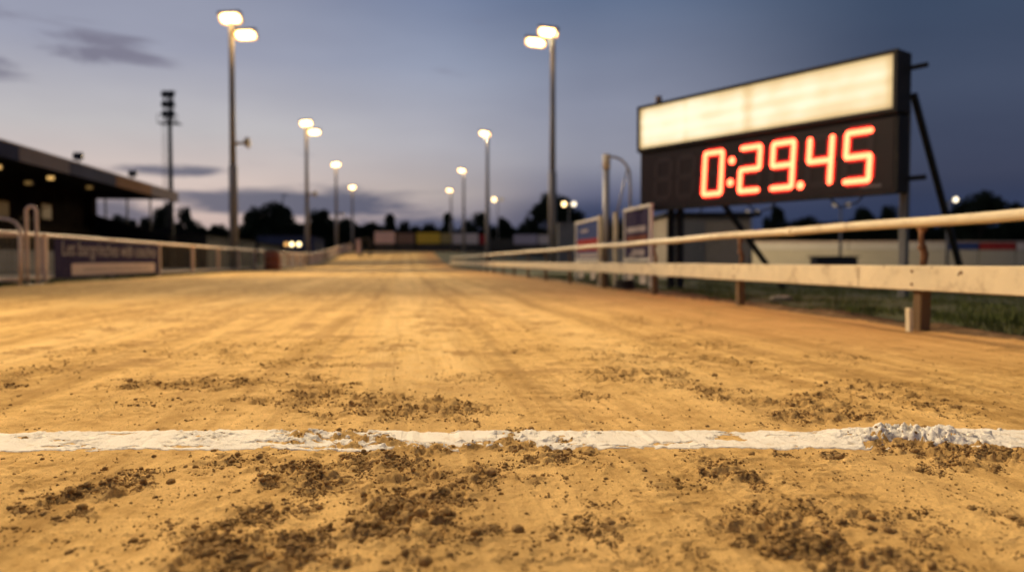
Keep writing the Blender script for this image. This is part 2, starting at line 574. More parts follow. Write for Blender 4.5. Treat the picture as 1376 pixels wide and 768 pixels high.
def churn(X, Y):
    px, py = to_px(X, Y)
    m = np.zeros_like(X)
    wob = (fbm(X * 8, Y * 8, 40, 4, .6) - .5) * 1.9
    for (cx, cy, rx, ry, sl, w) in PC:
        dx = px - cx
        dy = py - cy - sl * dx
        d = (dx / rx) ** 2 + (dy / ry) ** 2
        m = np.maximum(m, w * np.clip(.78 - d * .36 + wob * 1.35, 0, 1) * (d < 5))
    m = np.where(Y < .9, m * 0, m)
    # the same sort of scuffs carry on away from the camera and to both sides
    far = sst(fbm(X * 1.6 + 5, Y * .7, 77, 5, .6), .53, .66) * .8
    out_ = np.clip((np.abs(px - 688) - 700) / 60, 0, 1)
    far = far * np.maximum(sst(Y, 4.5, 7), out_)
    return np.maximum(m, far)


LINE_W = .222


def line_mid(X):
    return 2.075 + .012 * X


def hfield(X, Y, ch):
    u = X + TS * Y
    z = (fbm(X * .9, Y * .7, 3, 3) - .5) * .030 * sst(Y, .2, 5) + (fbm(X * 2.6, Y * 2.2, 9, 3) - .5) * .010
    # harrow / wheel streaks along the running direction
    st = fbm(u * 9 + .6 * fbm(X * .6, Y * .4, 15, 2), Y * .16, 21, 4)
    z += (st - .5) * .010
    st2 = fbm(u * 45, Y * .5, 25, 3)
    z += (st2 - .5) * .0055 * (1 - ch)
    # fine grain everywhere; rolled flat where the line was painted
    flat = 1 - .8 * np.exp(-((Y - line_mid(X)) / .118) ** 6) * (1 - ch)
    z += (fbm(X * 60, Y * 45, 31, 4, .6) - .5) * .0062 * flat
    # torn little ledges
    led = fbm(X * 7, Y * 14, 35, 4)
    z += sst(led, .60, .66) * .0012 * flat
    # thin torn scabs of crust with a sharp little edge
    sc = fbm(X * 17 + .8 * fbm(X * 5, Y * 5, 37, 2), Y * 38, 39, 4, .62)
    z += sst(sc, .575, .60) * sst(fbm(X * 1.7, Y * 2.4, 43, 3), .40, .62) * .0038 * flat
    # churned soil
    b1 = fbm(X * 34, Y * 30, 51, 4, .62)
    b2 = fbm(X * 70, Y * 60, 61, 3, .6)
    z += ch * (sst(b1, .44, .70) * .019 + (b2 - .5) * .011 - .004)
    return z


# crest on the right of the line where it has been kicked up
def kick(X, Y):
    d = ((X - 1.14) / .20) ** 2 + ((Y - 2.09) / .085) ** 2
    return np.exp(-d)


def sand_z(X, Y):
    ch = churn(X, Y)
    z = hfield(X, Y, ch) + bankz(X, Y)
    k = kick(X, Y)
    z = z + k * (.004 + .016 * sst(fbm(X * 17, Y * 20, 91, 4, .62), .38, .68))
    return z, ch


# ------------------------------------------------------------------ sand sheet
def grid_mesh(name, X, Y, Z, keep=None, attrs=None, smooth=True):
    ny, nx = X.shape
    co = np.stack([X, Y, Z], -1).reshape(-1, 3).astype(np.float32)
    i = np.arange(ny * nx).reshape(ny, nx)
    q = np.stack([i[:-1, :-1], i[:-1, 1:], i[1:, 1:], i[1:, :-1]], -1).reshape(-1, 4)
    if keep is not None:
        kf = keep[:-1, :-1] & keep[:-1, 1:] & keep[1:, 1:] & keep[1:, :-1]
        q = q[kf.reshape(-1)]
        used = np.zeros(len(co), bool)
        used[q.reshape(-1)] = True
        remap = np.cumsum(used) - 1
        q = remap[q]
        co = co[used]
    else:
        used = np.ones(len(co), bool)
    me = bpy.data.meshes.new(name)
    me.vertices.add(len(co))
    me.vertices.foreach_set('co', co.reshape(-1))
    me.loops.add(len(q) * 4)
    me.loops.foreach_set('vertex_index', q.reshape(-1).astype(np.int32))
    me.polygons.add(len(q))
    me.polygons.foreach_set('loop_start', np.arange(0, len(q) * 4, 4, dtype=np.int32))
    me.polygons.foreach_set('use_smooth', np.full(len(q), smooth))
    me.update(calc_edges=True)
    for k, a in (attrs or {}).items():
        at = me.attributes.new(k, 'FLOAT', 'POINT')
        at.data.foreach_set('value', a.reshape(-1)[used].astype(np.float32))
    me.validate()
    return me


def rows():
    ys = list(-24 + np.arange(24) * 1.0) + [0.1, .3, .5, .62]
    y = .7
    while y < 5.2:
        ys.append(y)
        y *= 1.0031
    while y < 122:
        ys.append(y)
        y *= 1.013
    return np.array(ys)


YS = rows()
tc_ = np.linspace(-.80, .80, 900)
tl = -.80 - np.cumsum(np.linspace(.004, .12, 45))
T = np.concatenate([tl[::-1], tc_, -tl])
Wd = np.where(YS > .4, YS + .6, 1.0 + (.4 - YS) * .7)
Xg = T[None, :] * Wd[:, None]
Yg = np.repeat(YS[:, None], len(T), 1)
Zg, Cg = sand_z(Xg, Yg)
Ug = Xg + TS * Yg
edge_r = 3.95 + (fbm(Yg * 2.2, Yg * .3 + 3, 5, 3) - .5) * .25
keep = (Ug > -8.0 + (fbm(Yg * 1.5, Yg * .2, 8, 3) - .5) * .5) & ((Ug < edge_r) | ((Yg > 106) & (Ug < 62)))
sand_me = grid_mesh('sand_track', Xg, Yg, Zg, keep, {'churn': Cg})


def sand_material(name='sand', clod=False):
    m = bpy.data.materials.new(name)
    m.use_nodes = True
    nt = m.node_tree
    gg = G(nt)
    bs = nt.nodes['Principled BSDF']
    co = gg.n('ShaderNodeTexCoord').outputs['Object']
    sp = gg.n('ShaderNodeSeparateXYZ', {0: co})
    u = gg.m('ADD', sp.outputs[0], gg.m('MULTIPLY', sp.outputs[1], TS))
    vs = gg.n('ShaderNodeCombineXYZ', {0: gg.m('MULTIPLY', u, 3.0), 1: gg.m('MULTIPLY', sp.outputs[1], .12), 2: 0.0}).outputs[0]
    n_st = gg.n('ShaderNodeTexNoise', {'Vector': vs, 'Scale': 1.6, 'Detail': 7.0, 'Roughness': .62, 'Distortion': .3}).outputs[0]
    n_big = gg.n('ShaderNodeTexNoise', {'Vector': co, 'Scale': .55, 'Detail': 6.0, 'Roughness': .6}).outputs[0]
    n_fin = gg.n('ShaderNodeTexNoise', {'Vector': co, 'Scale': 260.0, 'Detail': 3.0, 'Roughness': .7}).outputs[0]
    n_mid = gg.n('ShaderNodeTexNoise', {'Vector': co, 'Scale': 9.0, 'Detail': 8.0, 'Roughness': .68}).outputs[0]
    if clod:
        c = gg.ramp(n_mid, [(.3, (.21, .13, .048, 1)), (.7, (.46, .305, .13, 1))])
    else:
        c = gg.ramp(n_big, [(.3, (.61, .412, .158, 1)), (.7, (.73, .50, .21, 1))])
        c = gg.mix(1.0, c, gg.ramp(n_st, [(.34, (.66, .62, .56, 1)), (.50, (1, 1, 1, 1)), (.66, (1.16, 1.17, 1.20, 1))]), 'MULTIPLY')
        c = gg.mix(1.0, c, gg.ramp(n_mid, [(.34, (.76, .72, .66, 1)), (.56, (1.03, 1.03, 1.03, 1))]), 'MULTIPLY')
        # wheel and rake marks left by the tractor, running with the track
        uw = gg.m('ADD', u, gg.m('MULTIPLY', gg.m('SUBTRACT', gg.n('ShaderNodeTexNoise', {'Vector': gg.n('ShaderNodeCombineXYZ', {0: 0.0, 1: sp.outputs[1], 2: 0.0}).outputs[0], 'Scale': .22, 'Detail': 2.0}).outputs[0], .5), .5))
        for u0, w_, tone, amt in ((-3.05, .07, 0, .75), (-2.62, .05, 0, .6), (-4.9, .10, 0, .5), (-1.5, .06, 0, .45), (-1.25, .04, 0, .4), (.06, .34, 1, .7), (.50, .06, 0, .5), (-.42, .05, 0, .45),
                                  (1.15, .22, 1, .5), (1.5, .06, 0, .6), (1.95, .05, 0, .4), (-2.1, .28, 1, .5), (-3.8, .3, 1, .4), (-6.0, .12, 0, .5), (2.6, .05, 0, .5)):
            bd = gg.sm(gg.m('ABSOLUTE', gg.m('SUBTRACT', uw, u0)), w_ * .45, w_ * 1.25, 1.0, 0.0)
            bd = gg.m('MULTIPLY', bd, gg.sm(n_mid, .62, .40))
            bd = gg.m('MULTIPLY', bd, amt * 1.2)
            bd = gg.m('MULTIPLY', bd, gg.sm(sp.outputs[1], 2.2, 4.2, .25, 1.0))
            c = gg.mix(bd, c, (.80, .585, .275, 1) if tone else (.32, .205, .08, 1))
        ln = gg.n('ShaderNodeTexNoise', {'Vector': gg.n('ShaderNodeCombineXYZ', {0: gg.m('MULTIPLY', uw, 16.0), 1: gg.m('MULTIPLY', sp.outputs[1], .10), 2: 0.0}).outputs[0], 'Scale': 1.0, 'Detail': 3.0, 'Roughness': .6}).outputs[0]
        c = gg.mix(gg.m('MULTIPLY', gg.sm(ln, .56, .68), .5), c, (.44, .295, .125, 1))
        # redder, darker tone in a band along the inner rail
        red = gg.m('MULTIPLY', gg.sm(gg.m('ADD', u, gg.m('MULTIPLY', n_mid, 1.0)), 1.7, 3.7), gg.sm(sp.outputs[1], 2.6, 5.5))
        c = gg.mix(gg.m('MULTIPLY', red, .62), c, (.38, .185, .075, 1))
        ch = gg.n('ShaderNodeAttribute', attribute_name='churn').outputs['Fac']
        damp = gg.m('MULTIPLY', gg.sm(gg.m('ADD', ch, gg.m('MULTIPLY', n_mid, .5)), .40, 1.30), .55)
        c = gg.mix(damp, c, (.40, .26, .105, 1))
        n_sc = gg.n('ShaderNodeTexNoise', {'Vector': co, 'Scale': 2.3, 'Detail': 9.0, 'Roughness': .72}).outputs[0]
        c = gg.mix(1.0, c, gg.ramp(n_sc, [(.36, (1.05, 1.05, 1.04, 1)), (.60, (.92, .90, .87, 1))]), 'MULTIPLY')
        scf = gg.m('MULTIPLY', gg.m('MULTIPLY', gg.sm(n_sc, .545, .60), gg.sm(sp.outputs[1], 2.3, 4.0)), .8)
        c = gg.mix(scf, c, (.36, .22, .085, 1))
        n_spk = gg.n('ShaderNodeTexNoise', {'Vector': co, 'Scale': 75.0, 'Detail': 3.0, 'Roughness': .75}).outputs[0]
        spk = gg.m('MULTIPLY', gg.sm(gg.m('ADD', gg.m('MULTIPLY', n_spk, 1.0), gg.m('MULTIPLY', n_mid, .35)), .80, .86), .75)
        c = gg.mix(spk, c, (.24, .145, .055, 1))
    c = gg.mix(1.0, c, gg.ramp(n_fin, [(.3, (.80, .78, .76, 1)), (.7, (1.18, 1.18, 1.18, 1))]), 'MULTIPLY')
    nt.links.new(c, bs.inputs['Base Color'])
    bs.inputs['Roughness'].default_value = .92
    bs.inputs['Specular IOR Level'].default_value = .04
    b1 = gg.n('ShaderNodeBump', {'Height': n_fin, 'Strength': .6, 'Distance': .003})
    b2 = gg.n('ShaderNodeBump', {'Height': n_mid, 'Strength': .35, 'Distance': .012, 'Normal': b1.outputs[0]})
    nt.links.new(b2.outputs[0], bs.inputs['Normal'])
    return m


M['sand'] = sand_material()
M['clod'] = sand_material('damp_clods', True)
sand_me.materials.append(M['sand'])
sand = bpy.data.objects.new('sand_track', sand_me)
COL.objects.link(sand)
tag(sand, 'raked golden sand running surface with scuffed damp patches', kind='structure')

# ------------------------------------------------------------------ painted line
lx = np.concatenate([np.linspace(-8.2, -2.61, 400), np.linspace(-2.6, 2.6, 1700), np.linspace(2.61, 3.36, 90)])
lt = np.linspace(-.5, .5, 74)
LX = np.repeat(lx[None, :], len(lt), 0)
ymid = line_mid(lx)
wob1 = (fbm(lx * 9, lx * 0 + 2, 101, 4) - .5) * .030
wob2 = (fbm(lx * 9, lx * 0 + 9, 111, 4) - .5) * .030
y0 = ymid - LINE_W / 2 + wob1
y1 = ymid + LINE_W / 2 + wob2
y0 = y0 - .035 * np.exp(-((lx - 1.17) / .09) ** 2)
y1 = y1 + .03 * np.exp(-((lx - 1.14) / .16) ** 2)
LY = y0[None, :] + (lt[:, None] + .5) * (y1 - y0)[None, :]
LZ, LC = sand_z(LX, LY)
crack = fbm(LX * 30, LY * 34, 121, 4, .6)
worn = fbm(LX * 8, LY * 22, 131, 4, .6)
lift = .0026 + (fbm(LX * 22, LY * 22, 141, 3) - .5) * .0012
LX0 = LX
edge = np.minimum(lt + .5, .5 - lt)[:, None] * LINE_W
lift = lift - .007 * (1 - sst(edge, 0, .006))
cover = sst(LC * (1 - .75 * kick(LX, LY)) * .9 + crack * .9, .88, 1.10)
lift = lift - cover * .012 - sst(worn, .69, .73) * .005
k_ = kick(LX, LY)
lift = lift + k_ * .004 - k_ * sst(crack, .60, .68) * .012
line_me = grid_mesh('finish_line', LX, LY, LZ + lift)
M['line'] = mat('chalk_white_paint', (.86, .83, .75), .85, 0, .06, 14, bump=.5, bscale=160, dirt=(.55, .42, .25), dirt_amt=.5, dirt_scale=18, spec=.15)
line_me.materials.append(M['line'])
line = bpy.data.objects.new('finish_line', line_me)
COL.objects.link(line)
tag(line, 'broad white painted finish line scuffed with dirt across the sand', kind='structure')


# ------------------------------------------------------------------ clods and crumbs
def ico(sub):
    import bmesh
    bm = bmesh.new()
    bmesh.ops.create_icosphere(bm, subdivisions=sub, radius=1.0)
    v = np.array([x.co[:] for x in bm.verts])
    f = np.array([[w.index for w in x.verts] for x in bm.faces])
    bm.free()
    return v, f


def n3(v, s, seed):
    return (fbm(v[:, 0] * s + 9, v[:, 1] * s + v[:, 2] * s * .7 + 5, seed, 3) + fbm(v[:, 2] * s + 3, v[:, 0] * s * .6 + 7, seed + 50, 3)) - 1.0


def clod_variants(sub, n, amp):
    v0, f0 = ico(sub)
    o = []
    for k in range(n):
        d = 1 + amp * n3(v0, 1.5, 200 + k * 13) + amp * 1.1 * n3(v0, 4.0, 300 + k * 13) + amp * .6 * n3(v0, 9.0, 400 + k * 13)
        o.append(v0 * d[:, None])
    return o, f0


def scatter(name, pts, sizes, sub, amp, seed):
    rs = np.random.RandomState(seed)
    var, f0 = clod_variants(sub, 9, amp)
    n = len(pts)
    nv = len(var[0])
    Z, _ = sand_z(pts[:, 0], pts[:, 1])
    V = np.zeros((n, nv, 3), np.float32)
    which = rs.randint(0, len(var), n)
    ang = rs.rand(n) * 2 * np.pi
    flat = .55 + rs.rand(n) * .35
    asp = .8 + rs.rand(n) * .5
    # tumble
    tx = rs.rand(n) * 6.28
    for k in range(len(var)):
        sel = np.where(which == k)[0]
        if not len(sel):
            continue
        v = np.repeat(var[k][None], len(sel), 0)
        c, s_ = np.cos(tx[sel])[:, None], np.sin(tx[sel])[:, None]
        y, z = v[:, :, 1] * c - v[:, :, 2] * s_, v[:, :, 1] * s_ + v[:, :, 2] * c
        x = v[:, :, 0] * asp[sel][:, None]
        z = z * flat[sel][:, None]
        c, s_ = np.cos(ang[sel])[:, None], np.sin(ang[sel])[:, None]
        x, y = x * c - y * s_, x * s_ + y * c
        r = sizes[sel][:, None]
        V[sel, :, 0] = x * r + pts[sel, 0][:, None]
        V[sel, :, 1] = y * r + pts[sel, 1][:, None]
        V[sel, :, 2] = z * r + (Z[sel] + sizes[sel] * flat[sel] * .30)[:, None]
    F = (f0[None] + (np.arange(n) * nv)[:, None, None]).reshape(-1, 3)
    me = bpy.data.meshes.new(name)
    me.vertices.add(n * nv)
    me.vertices.foreach_set('co', V.reshape(-1))
    me.loops.add(len(F) * 3)
    me.loops.foreach_set('vertex_index', F.reshape(-1).astype(np.int32))
    me.polygons.add(len(F))
    me.polygons.foreach_set('loop_start', np.arange(0, len(F) * 3, 3, dtype=np.int32))
    me.polygons.foreach_set('use_smooth', np.full(len(F), True))
    me.update(calc_edges=True)
    me.materials.append(M['clod'])
    o = bpy.data.objects.new(name, me)
    COL.objects.link(o)
    return o


def sample(n, power, seed, base=0.0, ymin=.95, ymax=7.0):
    rs = np.random.RandomState(seed)
    res = []
    tot = 0
    while tot < n:
        px = rs.uniform(-250, 1626, 60000)
        py = rs.uniform(425, 830, 60000)
        x = (px - 688) / FPX
        v = -(py - 384) / FPX
        dy = cp + v * sp_
        dz = -sp_ + v * cp
        t = -H0 / dz
        X, Y = x * t, dy * t
        ch = churn(X, Y)
        pr = ch ** power + base + .10 * ch
        fine = sst(fbm(X * 22, Y * 19, 171, 4, .65), .47, .65)
        pr = pr * (.06 + .94 * fine)
        ok = (rs.rand(len(X)) < pr) & (Y > ymin) & (Y < ymax) & (X + TS * Y < 3.9)
        inline = (np.abs(Y - line_mid(X)) < LINE_W / 2)
        ok &= ~(inline & (rs.rand(len(X)) < .80))
        p = np.stack([X[ok], Y[ok]], 1)
        res.append(p)
        tot += len(p)
    return np.concatenate(res)[:n]


rs = np.random.RandomState(5)
pA = sample(72000, 1.25, 1, .034)
sA = .0010 + .0030 * rs.power(.35, len(pA)) ** 1.0
sA *= np.clip(pA[:, 1] / 2.0, .75, 1.6) ** .6
pB = sample(4000, 1.6, 2, .010)
sB = .0028 + .0048 * rs.rand(len(pB)) ** 2.2
pC = sample(230, 2.0, 3, .0015)
sC = .0055 + .0065 * rs.rand(len(pC)) ** 2.0
# a few clods that stand out
big = [(696, 710, .013), (540, 714, .015), (572, 757, .014), (60, 690, .014), (470, 697, .011), (1243, 577, .016), (1208, 577, .012), (1330, 612, .013), (527, 608, .012),
       (175, 514, .013), (330, 515, .011), (537, 545, .012), (600, 690, .013), (430, 740, .016), (340, 758, .018), (110, 685, .013), (960, 505, .014), (870, 503, .015), (885, 497, .012), (1040, 555, .010), (1110, 515, .013),
       (1065, 545, .011), (1130, 558, .013), (1145, 556, .012), (350, 640, .011), (230, 648, .012), (1285, 548, .013), (760, 642, .008), (1010, 612, .010)]
bp = np.array([GP(a, b) for a, b, c in big])
pC = np.concatenate([pC, bp])
sC = np.concatenate([sC, np.array([c * .82 for a, b, c in big])])
tag(scatter('dirt_crumbs', pA, sA, 1, .28, 21), 'fine dark crumbs of damp dirt strewn over the sand', 'dirt crumbs', kind='stuff')
tag(scatter('dirt_clods', pB, sB, 2, .36, 22), 'small dark clods of kicked up dirt lying in patches', 'dirt clods', kind='stuff')
tag(scatter('dirt_lumps', pC, sC, 3, .42, 23), 'largest dark lumps of dirt near the white line', 'dirt lumps', kind='stuff')
# lumps of broken line paint in the kicked up place
kp = np.stack([rs.normal(1.14, .13, 50), rs.normal(2.09, .055, 50)], 1)
ks = .003 + .011 * rs.rand(50) ** 1.8
lp = scatter('paint_lumps', kp, ks, 3, .42, 24)
lp.data.materials.clear()
lp.data.materials.append(M['line'])
tag(lp, 'white crusted lumps of broken line paint at its kicked up end', 'paint lumps', kind='stuff')

# ------------------------------------------------------------------ base ground
gy = np.concatenate([np.arange(-60, 60, 4.0), np.arange(60, 130, 3.0), np.array([140, 160, 200, 300, 500, 900, 1600.])])
gx = np.concatenate([np.array([-1500., -700, -300, -150]), np.arange(-100, 101, 3.0), np.array([150., 300, 700, 1500])])
GX, GY = np.meshgrid(gx, gy)
GZ = bankz(GX, GY) - .045 - .02
ground_me = grid_mesh('ground', GX, GY, GZ)


def ground_mat():
    m = bpy.data.materials.new('ground_turf')
    m.use_nodes = True
    nt = m.node_tree
    gg = G(nt)
    bs = nt.nodes['Principled BSDF']
    co = gg.n('ShaderNodeTexCoord').outputs['Object']
    n1 = gg.n('ShaderNodeTexNoise', {'Vector': co, 'Scale': .8, 'Detail': 7.0, 'Roughness': .65}).outputs[0]
    n2 = gg.n('ShaderNodeTexNoise', {'Vector': co, 'Scale': 14.0, 'Detail': 5.0, 'Roughness': .65}).outputs[0]
    c = gg.ramp(n1, [(.3, (.022, .034, .010, 1)), (.55, (.045, .055, .018, 1)), (.75, (.09, .075, .035, 1))])
    c = gg.mix(1.0, c, gg.ramp(n2, [(.3, (.6, .6, .6, 1)), (.7, (1.3, 1.3, 1.2, 1))]), 'MULTIPLY')
    nt.links.new(c, bs.inputs['Base Color'])
    bs.inputs['Roughness'].default_value = .95
    b = gg.n('ShaderNodeBump', {'Height': n2, 'Strength': .8, 'Distance': .03})
    nt.links.new(b.outputs[0], bs.inputs['Normal'])
    return m


M['turf'] = ground_mat()
ground_me.materials.append(M['turf'])
ground = bpy.data.objects.new('ground', ground_me)
COL.objects.link(ground)
tag(ground, 'dark turf and earth around the track reaching the horizon', kind='structure')

# infield turf: a raised, slightly uneven sheet from the track edge
ny, nx = 260, 120
vy = 3.0 * (40.0 ** np.linspace(0, 1, ny))
uu = 3.80 + 60 * np.linspace(0, 1, nx) ** 2.4
UU, VY = np.meshgrid(uu, vy)
VX = UU - TS * VY
IZ = (fbm(VX * 1.5, VY * 1.2, 71, 4) - .5) * .07 - .02 + sst(UU, 3.8, 4.4) * .04 + bankz(VX, VY)
kp2 = VY < 106
inf_me = grid_mesh('infield_turf', VX, VY, IZ, kp2)
inf_me.materials.append(M['turf'])
inf = bpy.data.objects.new('infield_grass', inf_me)
COL.objects.link(inf)
tag(inf, 'uneven dark green infield turf beyond the rail', kind='structure')

# low ridge of raked-out soil under the rail
vy = np.concatenate([np.linspace(2.6, 16, 700), np.linspace(16.1, 62, 300)])
uu = np.linspace(3.72, 4.25, 26)
UU, VY = np.meshgrid(uu, vy)
VX = UU - TS * VY
prof = np.sin(np.clip((UU - 3.72) / .53, 0, 1) * np.pi)
EZ = prof * (.004 + .085 * np.clip(fbm(VX * 5, VY * 2.0, 83, 5, .6) - .22, 0, 1)) - .02 * (1 - prof)
M['earth'] = mat('dark_earth', (.12, .075, .04), .95, 0, .4, 9, bump=.6, bscale=60, dirt=(.30, .20, .11), dirt_amt=.8, dirt_scale=3, spec=.1)
em = grid_mesh('earth_edge', VX, VY, EZ)
em.materials.append(M['earth'])
eo = bpy.data.objects.new('earth_ridge', em)
COL.objects.link(eo)
tag(eo, 'dark crumbly earth edge between sand and infield grass', kind='structure')

# verge at the foot of the outer fence
vy = np.concatenate([np.linspace(8, 30, 260), np.linspace(30.3, 118, 240)])
uu = np.linspace(-11.5, -7.55, 30)
UU, VY = np.meshgrid(uu, vy)
VX = UU - TS * VY
VZ = (fbm(VX * 2, VY * 1.2, 87, 4) - .45) * .09 + .01 - .07 * sst(UU, -8.0, -7.55) + bankz(VX, VY)
M['verge'] = mat('trodden_verge', (.075, .065, .022), .95, 0, .45, 5, bump=.7, bscale=30, dirt=(.22, .15, .07), dirt_amt=.75, dirt_scale=1.6, spec=.1)
vm = grid_mesh('verge', VX, VY, VZ)
vm.materials.append(M['verge'])
vo = bpy.data.objects.new('verge', vm)
COL.objects.link(vo)
tag(vo, 'trodden grass verge at the foot of the outer fence', kind='structure')

# apron in front of the stand
ap = MB()
ap.add([(XU(-40, 5), 5, -.02), (XU(-11.45, 5), 5, -.02), (XU(-11.45, 56), 56, -.02), (XU(-40, 56), 56, -.02)], [(0, 1, 2, 3)])
tag(ap.build('apron_path', M['concrete']), 'concrete apron between outer fence and grandstand', kind='structure')


# grass blades
def grass(name, label, n, fx, hmin, hmax, seed, col):
    rs = np.random.RandomState(seed)
    X, Y, Z = fx(rs, n)
    n = len(X)
    h = hmin + (hmax - hmin) * rs.rand(n) ** 2
    a = rs.rand(n) * 6.283
    w = .0035 + .004 * rs.rand(n)
    lean = h * .6 * rs.rand(n)
    la = rs.rand(n) * 6.283
    V = np.zeros((n, 3, 3), np.float32)
    V[:, 0] = np.stack([X - np.cos(a) * w, Y - np.sin(a) * w, Z - .01], 1)
    V[:, 1] = np.stack([X + np.cos(a) * w, Y + np.sin(a) * w, Z - .01], 1)
    V[:, 2] = np.stack([X + np.cos(la) * lean, Y + np.sin(la) * lean, Z + h], 1)
    me = bpy.data.meshes.new(name)
    me.vertices.add(n * 3)
    me.vertices.foreach_set('co', V.reshape(-1))
    me.loops.add(n * 3)
    me.loops.foreach_set('vertex_index', np.arange(n * 3, dtype=np.int32))
    me.polygons.add(n)
    me.polygons.foreach_set('loop_start', np.arange(0, n * 3, 3, dtype=np.int32))
    me.update(calc_edges=True)
    me.materials.append(col)
    o = bpy.data.objects.new(name, me)
    COL.objects.link(o)
    tag(o, label, 'grass', kind='stuff')


M['blade'] = mat('grass_blades', (.075, .095, .026), .8, 0, .5, 1.3, dirt=(.22, .17, .07), dirt_amt=.6, dirt_scale=1.1, spec=.15)


def g_in(rs, n):
    Y = 3.2 + 22 * rs.rand(n) ** 1.5
    u = 3.92 + 7 * rs.rand(n) ** 1.6
    X = u - TS * Y
    d = fbm(X * 2.2, Y * 2.2, 75, 3)
    ok = rs.rand(n) < sst(d, .36, .6) * sst(u, 3.9, 4.3)
    X, Y, u = X[ok], Y[ok], u[ok]
    Z = (fbm(X * 1.5, Y * 1.2, 71, 4) - .5) * .07 - .02 + sst(u, 3.8, 4.4) * .04
    return X, Y, Z


def g_left(rs, n):
    Y = 12 + 40 * rs.rand(n) ** 1.3
    u = -8.0 - 3 * rs.rand(n) ** 1.8
    X = u - TS * Y
    d = fbm(X * 1.8, Y * 1.8, 76, 3)
    ok = rs.rand(n) < sst(d, .38, .62)
    X, Y, u = X[ok], Y[ok], u[ok]
    Z = (fbm(X * 2, Y * 1.2, 87, 4) - .45) * .09 + .01
    return X, Y, Z


grass('grass_tufts', 'short rough grass on the infield beside the white rail', 110000, g_in, .02, .09, 31, M['blade'])
grass('verge_grass', 'thin yellowed grass along the foot of the outer fence', 60000, g_left, .02, .10, 32, M['blade'])


# ------------------------------------------------------------------ inner running rail
def make_rail():
    rt = root('running_rail', 'low inner rail with broad cream board and round top rail on timber posts', 'rail', (XU(3.7, 5.4), 5.4, 0))
    sh = rt.location.copy()
    ys = [2.6, 5.4, 8.33, 11.2, 14.1] + [17.0 + 2.9 * k for k in range(16)]
    dirv = Vector((-TS, 1, 0)).normalized()
    nrm = Vector((dirv.y, -dirv.x, 0))           # to the infield
    rz = math.atan2(dirv.y, dirv.x)
    rnd = random.Random(4)
    for y in ys:
        p = Vector((XU(3.7, y), y, 0))
        b = MB()
        lean = rnd.uniform(-.02, .02)
        w = .08 if y > 6 else .088
        c = p + nrm * (w / 2 + .012)
        m = Euler((lean, rnd.uniform(-.015, .015), rz)).to_matrix()
        b.box(c + Vector((0, 0, .19)), (w, w, .52), m, .008)
        b.build('post', M['wood'], rt, sh)
        if y < 12:
            for zz in (.335, .43):
                k = MB()
                q = p - nrm * .028 + Vector((0, 0, zz))
                k.tube([q, q - nrm * .007], [.011, .009], 6)
                k.build('bolt', M['rust'], rt, sh)
        # upper upright, a slimmer iron bracket that carries the round rail
        u = MB()
        q = p + nrm * .05
        u.tube([q + Vector((0, 0, .40)), q + Vector((.008, 0, .55)) + nrm * .012, q + Vector((-.01, 0, .66)), q + Vector((0, 0, .765))], [.021, .028, .019, .024], 8)
        u.box(q + Vector((0, 0, .60)), (.05, .05, .035), (0, 0, rz), .006)
        u.box(q + Vector((0, 0, .735)), (.07, .045, .03), (0, 0, rz), .006)
        u.build('bracket', M['rust'] if y < 12 else M['wood'], rt, sh, True)
    # white marker stake beside the nearest post
    s = MB()
    p = Vector((XU(3.62, 5.34), 5.34, 0))
    s.box(p + Vector((0, 0, .06)), (.046, .03, .21), (0, .04, rz), .004)
    s.build('stake', M['rail_paint'], rt, sh, label='short pale stake standing against the nearest post')
    # boards, butted end to end
    seg = [1.9, 4.2, 6.05, 9.2, 12.7, 16.2, 20, 24.2, 28.6, 33, 38, 43, 48, 53, 58, 62]
    for a, b_ in zip(seg[:-1], seg[1:]):
        b = MB()
        dz = rnd.uniform(-.003, .003)
        p0 = Vector((XU(3.7, a + .004), a + .004, .382 + dz + rnd.uniform(-.003, .003)))
        p1 = Vector((XU(3.7, b_ - .004), b_ - .004, .382 + dz + rnd.uniform(-.003, .003)))
        n = 10
        for k in range(n):
            pass
        b.bar(p0 - nrm * .012, p1 - nrm * .012, .028, .178, .006)
        b.build('board', M['rail_paint'], rt, sh)
    # top tube with couplings
    t = MB()
    pts, rr = [], []
    y = 1.2
    while y < 62:
        pts.append(Vector((XU(3.7, y), y, .790 + .006 * math.sin(y * .9) + .004 * math.sin(y * 2.3))) + nrm * .03)
        rr.append(.037)
        y += .35
    t.tube(pts, rr, 16)
    for yy in (3.9, 7.2, 10.4, 13.8, 18, 23):
        c = Vector((XU(3.7, yy), yy, .790 + .006 * math.sin(yy * .9) + .004 * math.sin(yy * 2.3))) + nrm * .03
        t.tube([c - dirv * .05, c + dirv * .05], .041, 16)
    t.build('top_rail', M['rail_paint'], rt, sh, True)
    # iron straps over the board joints
    for yy in (6.05, 9.2, 12.7, 16.2):
        j = MB()
        c = Vector((XU(3.7, yy), yy, .382)) - nrm * .0285
        j.box(c, (.02, .004, .18), (0, 0, rz), .001)
        j.build('joint_strap', M['rail_paint'], rt, sh)
    # flaked paint chips: bare wood showing
    for (yy, zz, s_) in ((4.93, .43, .011), (4.95, .412, .008), (5.72, .462, .007), (7.6, .465, .007), (5.2, .455, .005), (8.9, .30, .006)):
        c = MB()
        q = Vector((XU(3.7, yy), yy, zz)) - nrm * .0272
        for k in range(3):
            c.box(q + dirv * rnd.uniform(-s_, s_) + Vector((0, 0, rnd.uniform(-s_, s_))), (s_ * 1.3, .003, s_ * rnd.uniform(1, 1.8)), (0, rnd.uniform(0, 1.5), rz), .0012)
        c.build('paint_chip', M['rust'], rt, sh)
    return rt


make_rail()


# ------------------------------------------------------------------ outer fence
FU = -8.35


def fpt(y, z=0.0, off=0.0):
    x = XU(FU + off, y)
    return Vector((x, y, z + bz(x, y)))


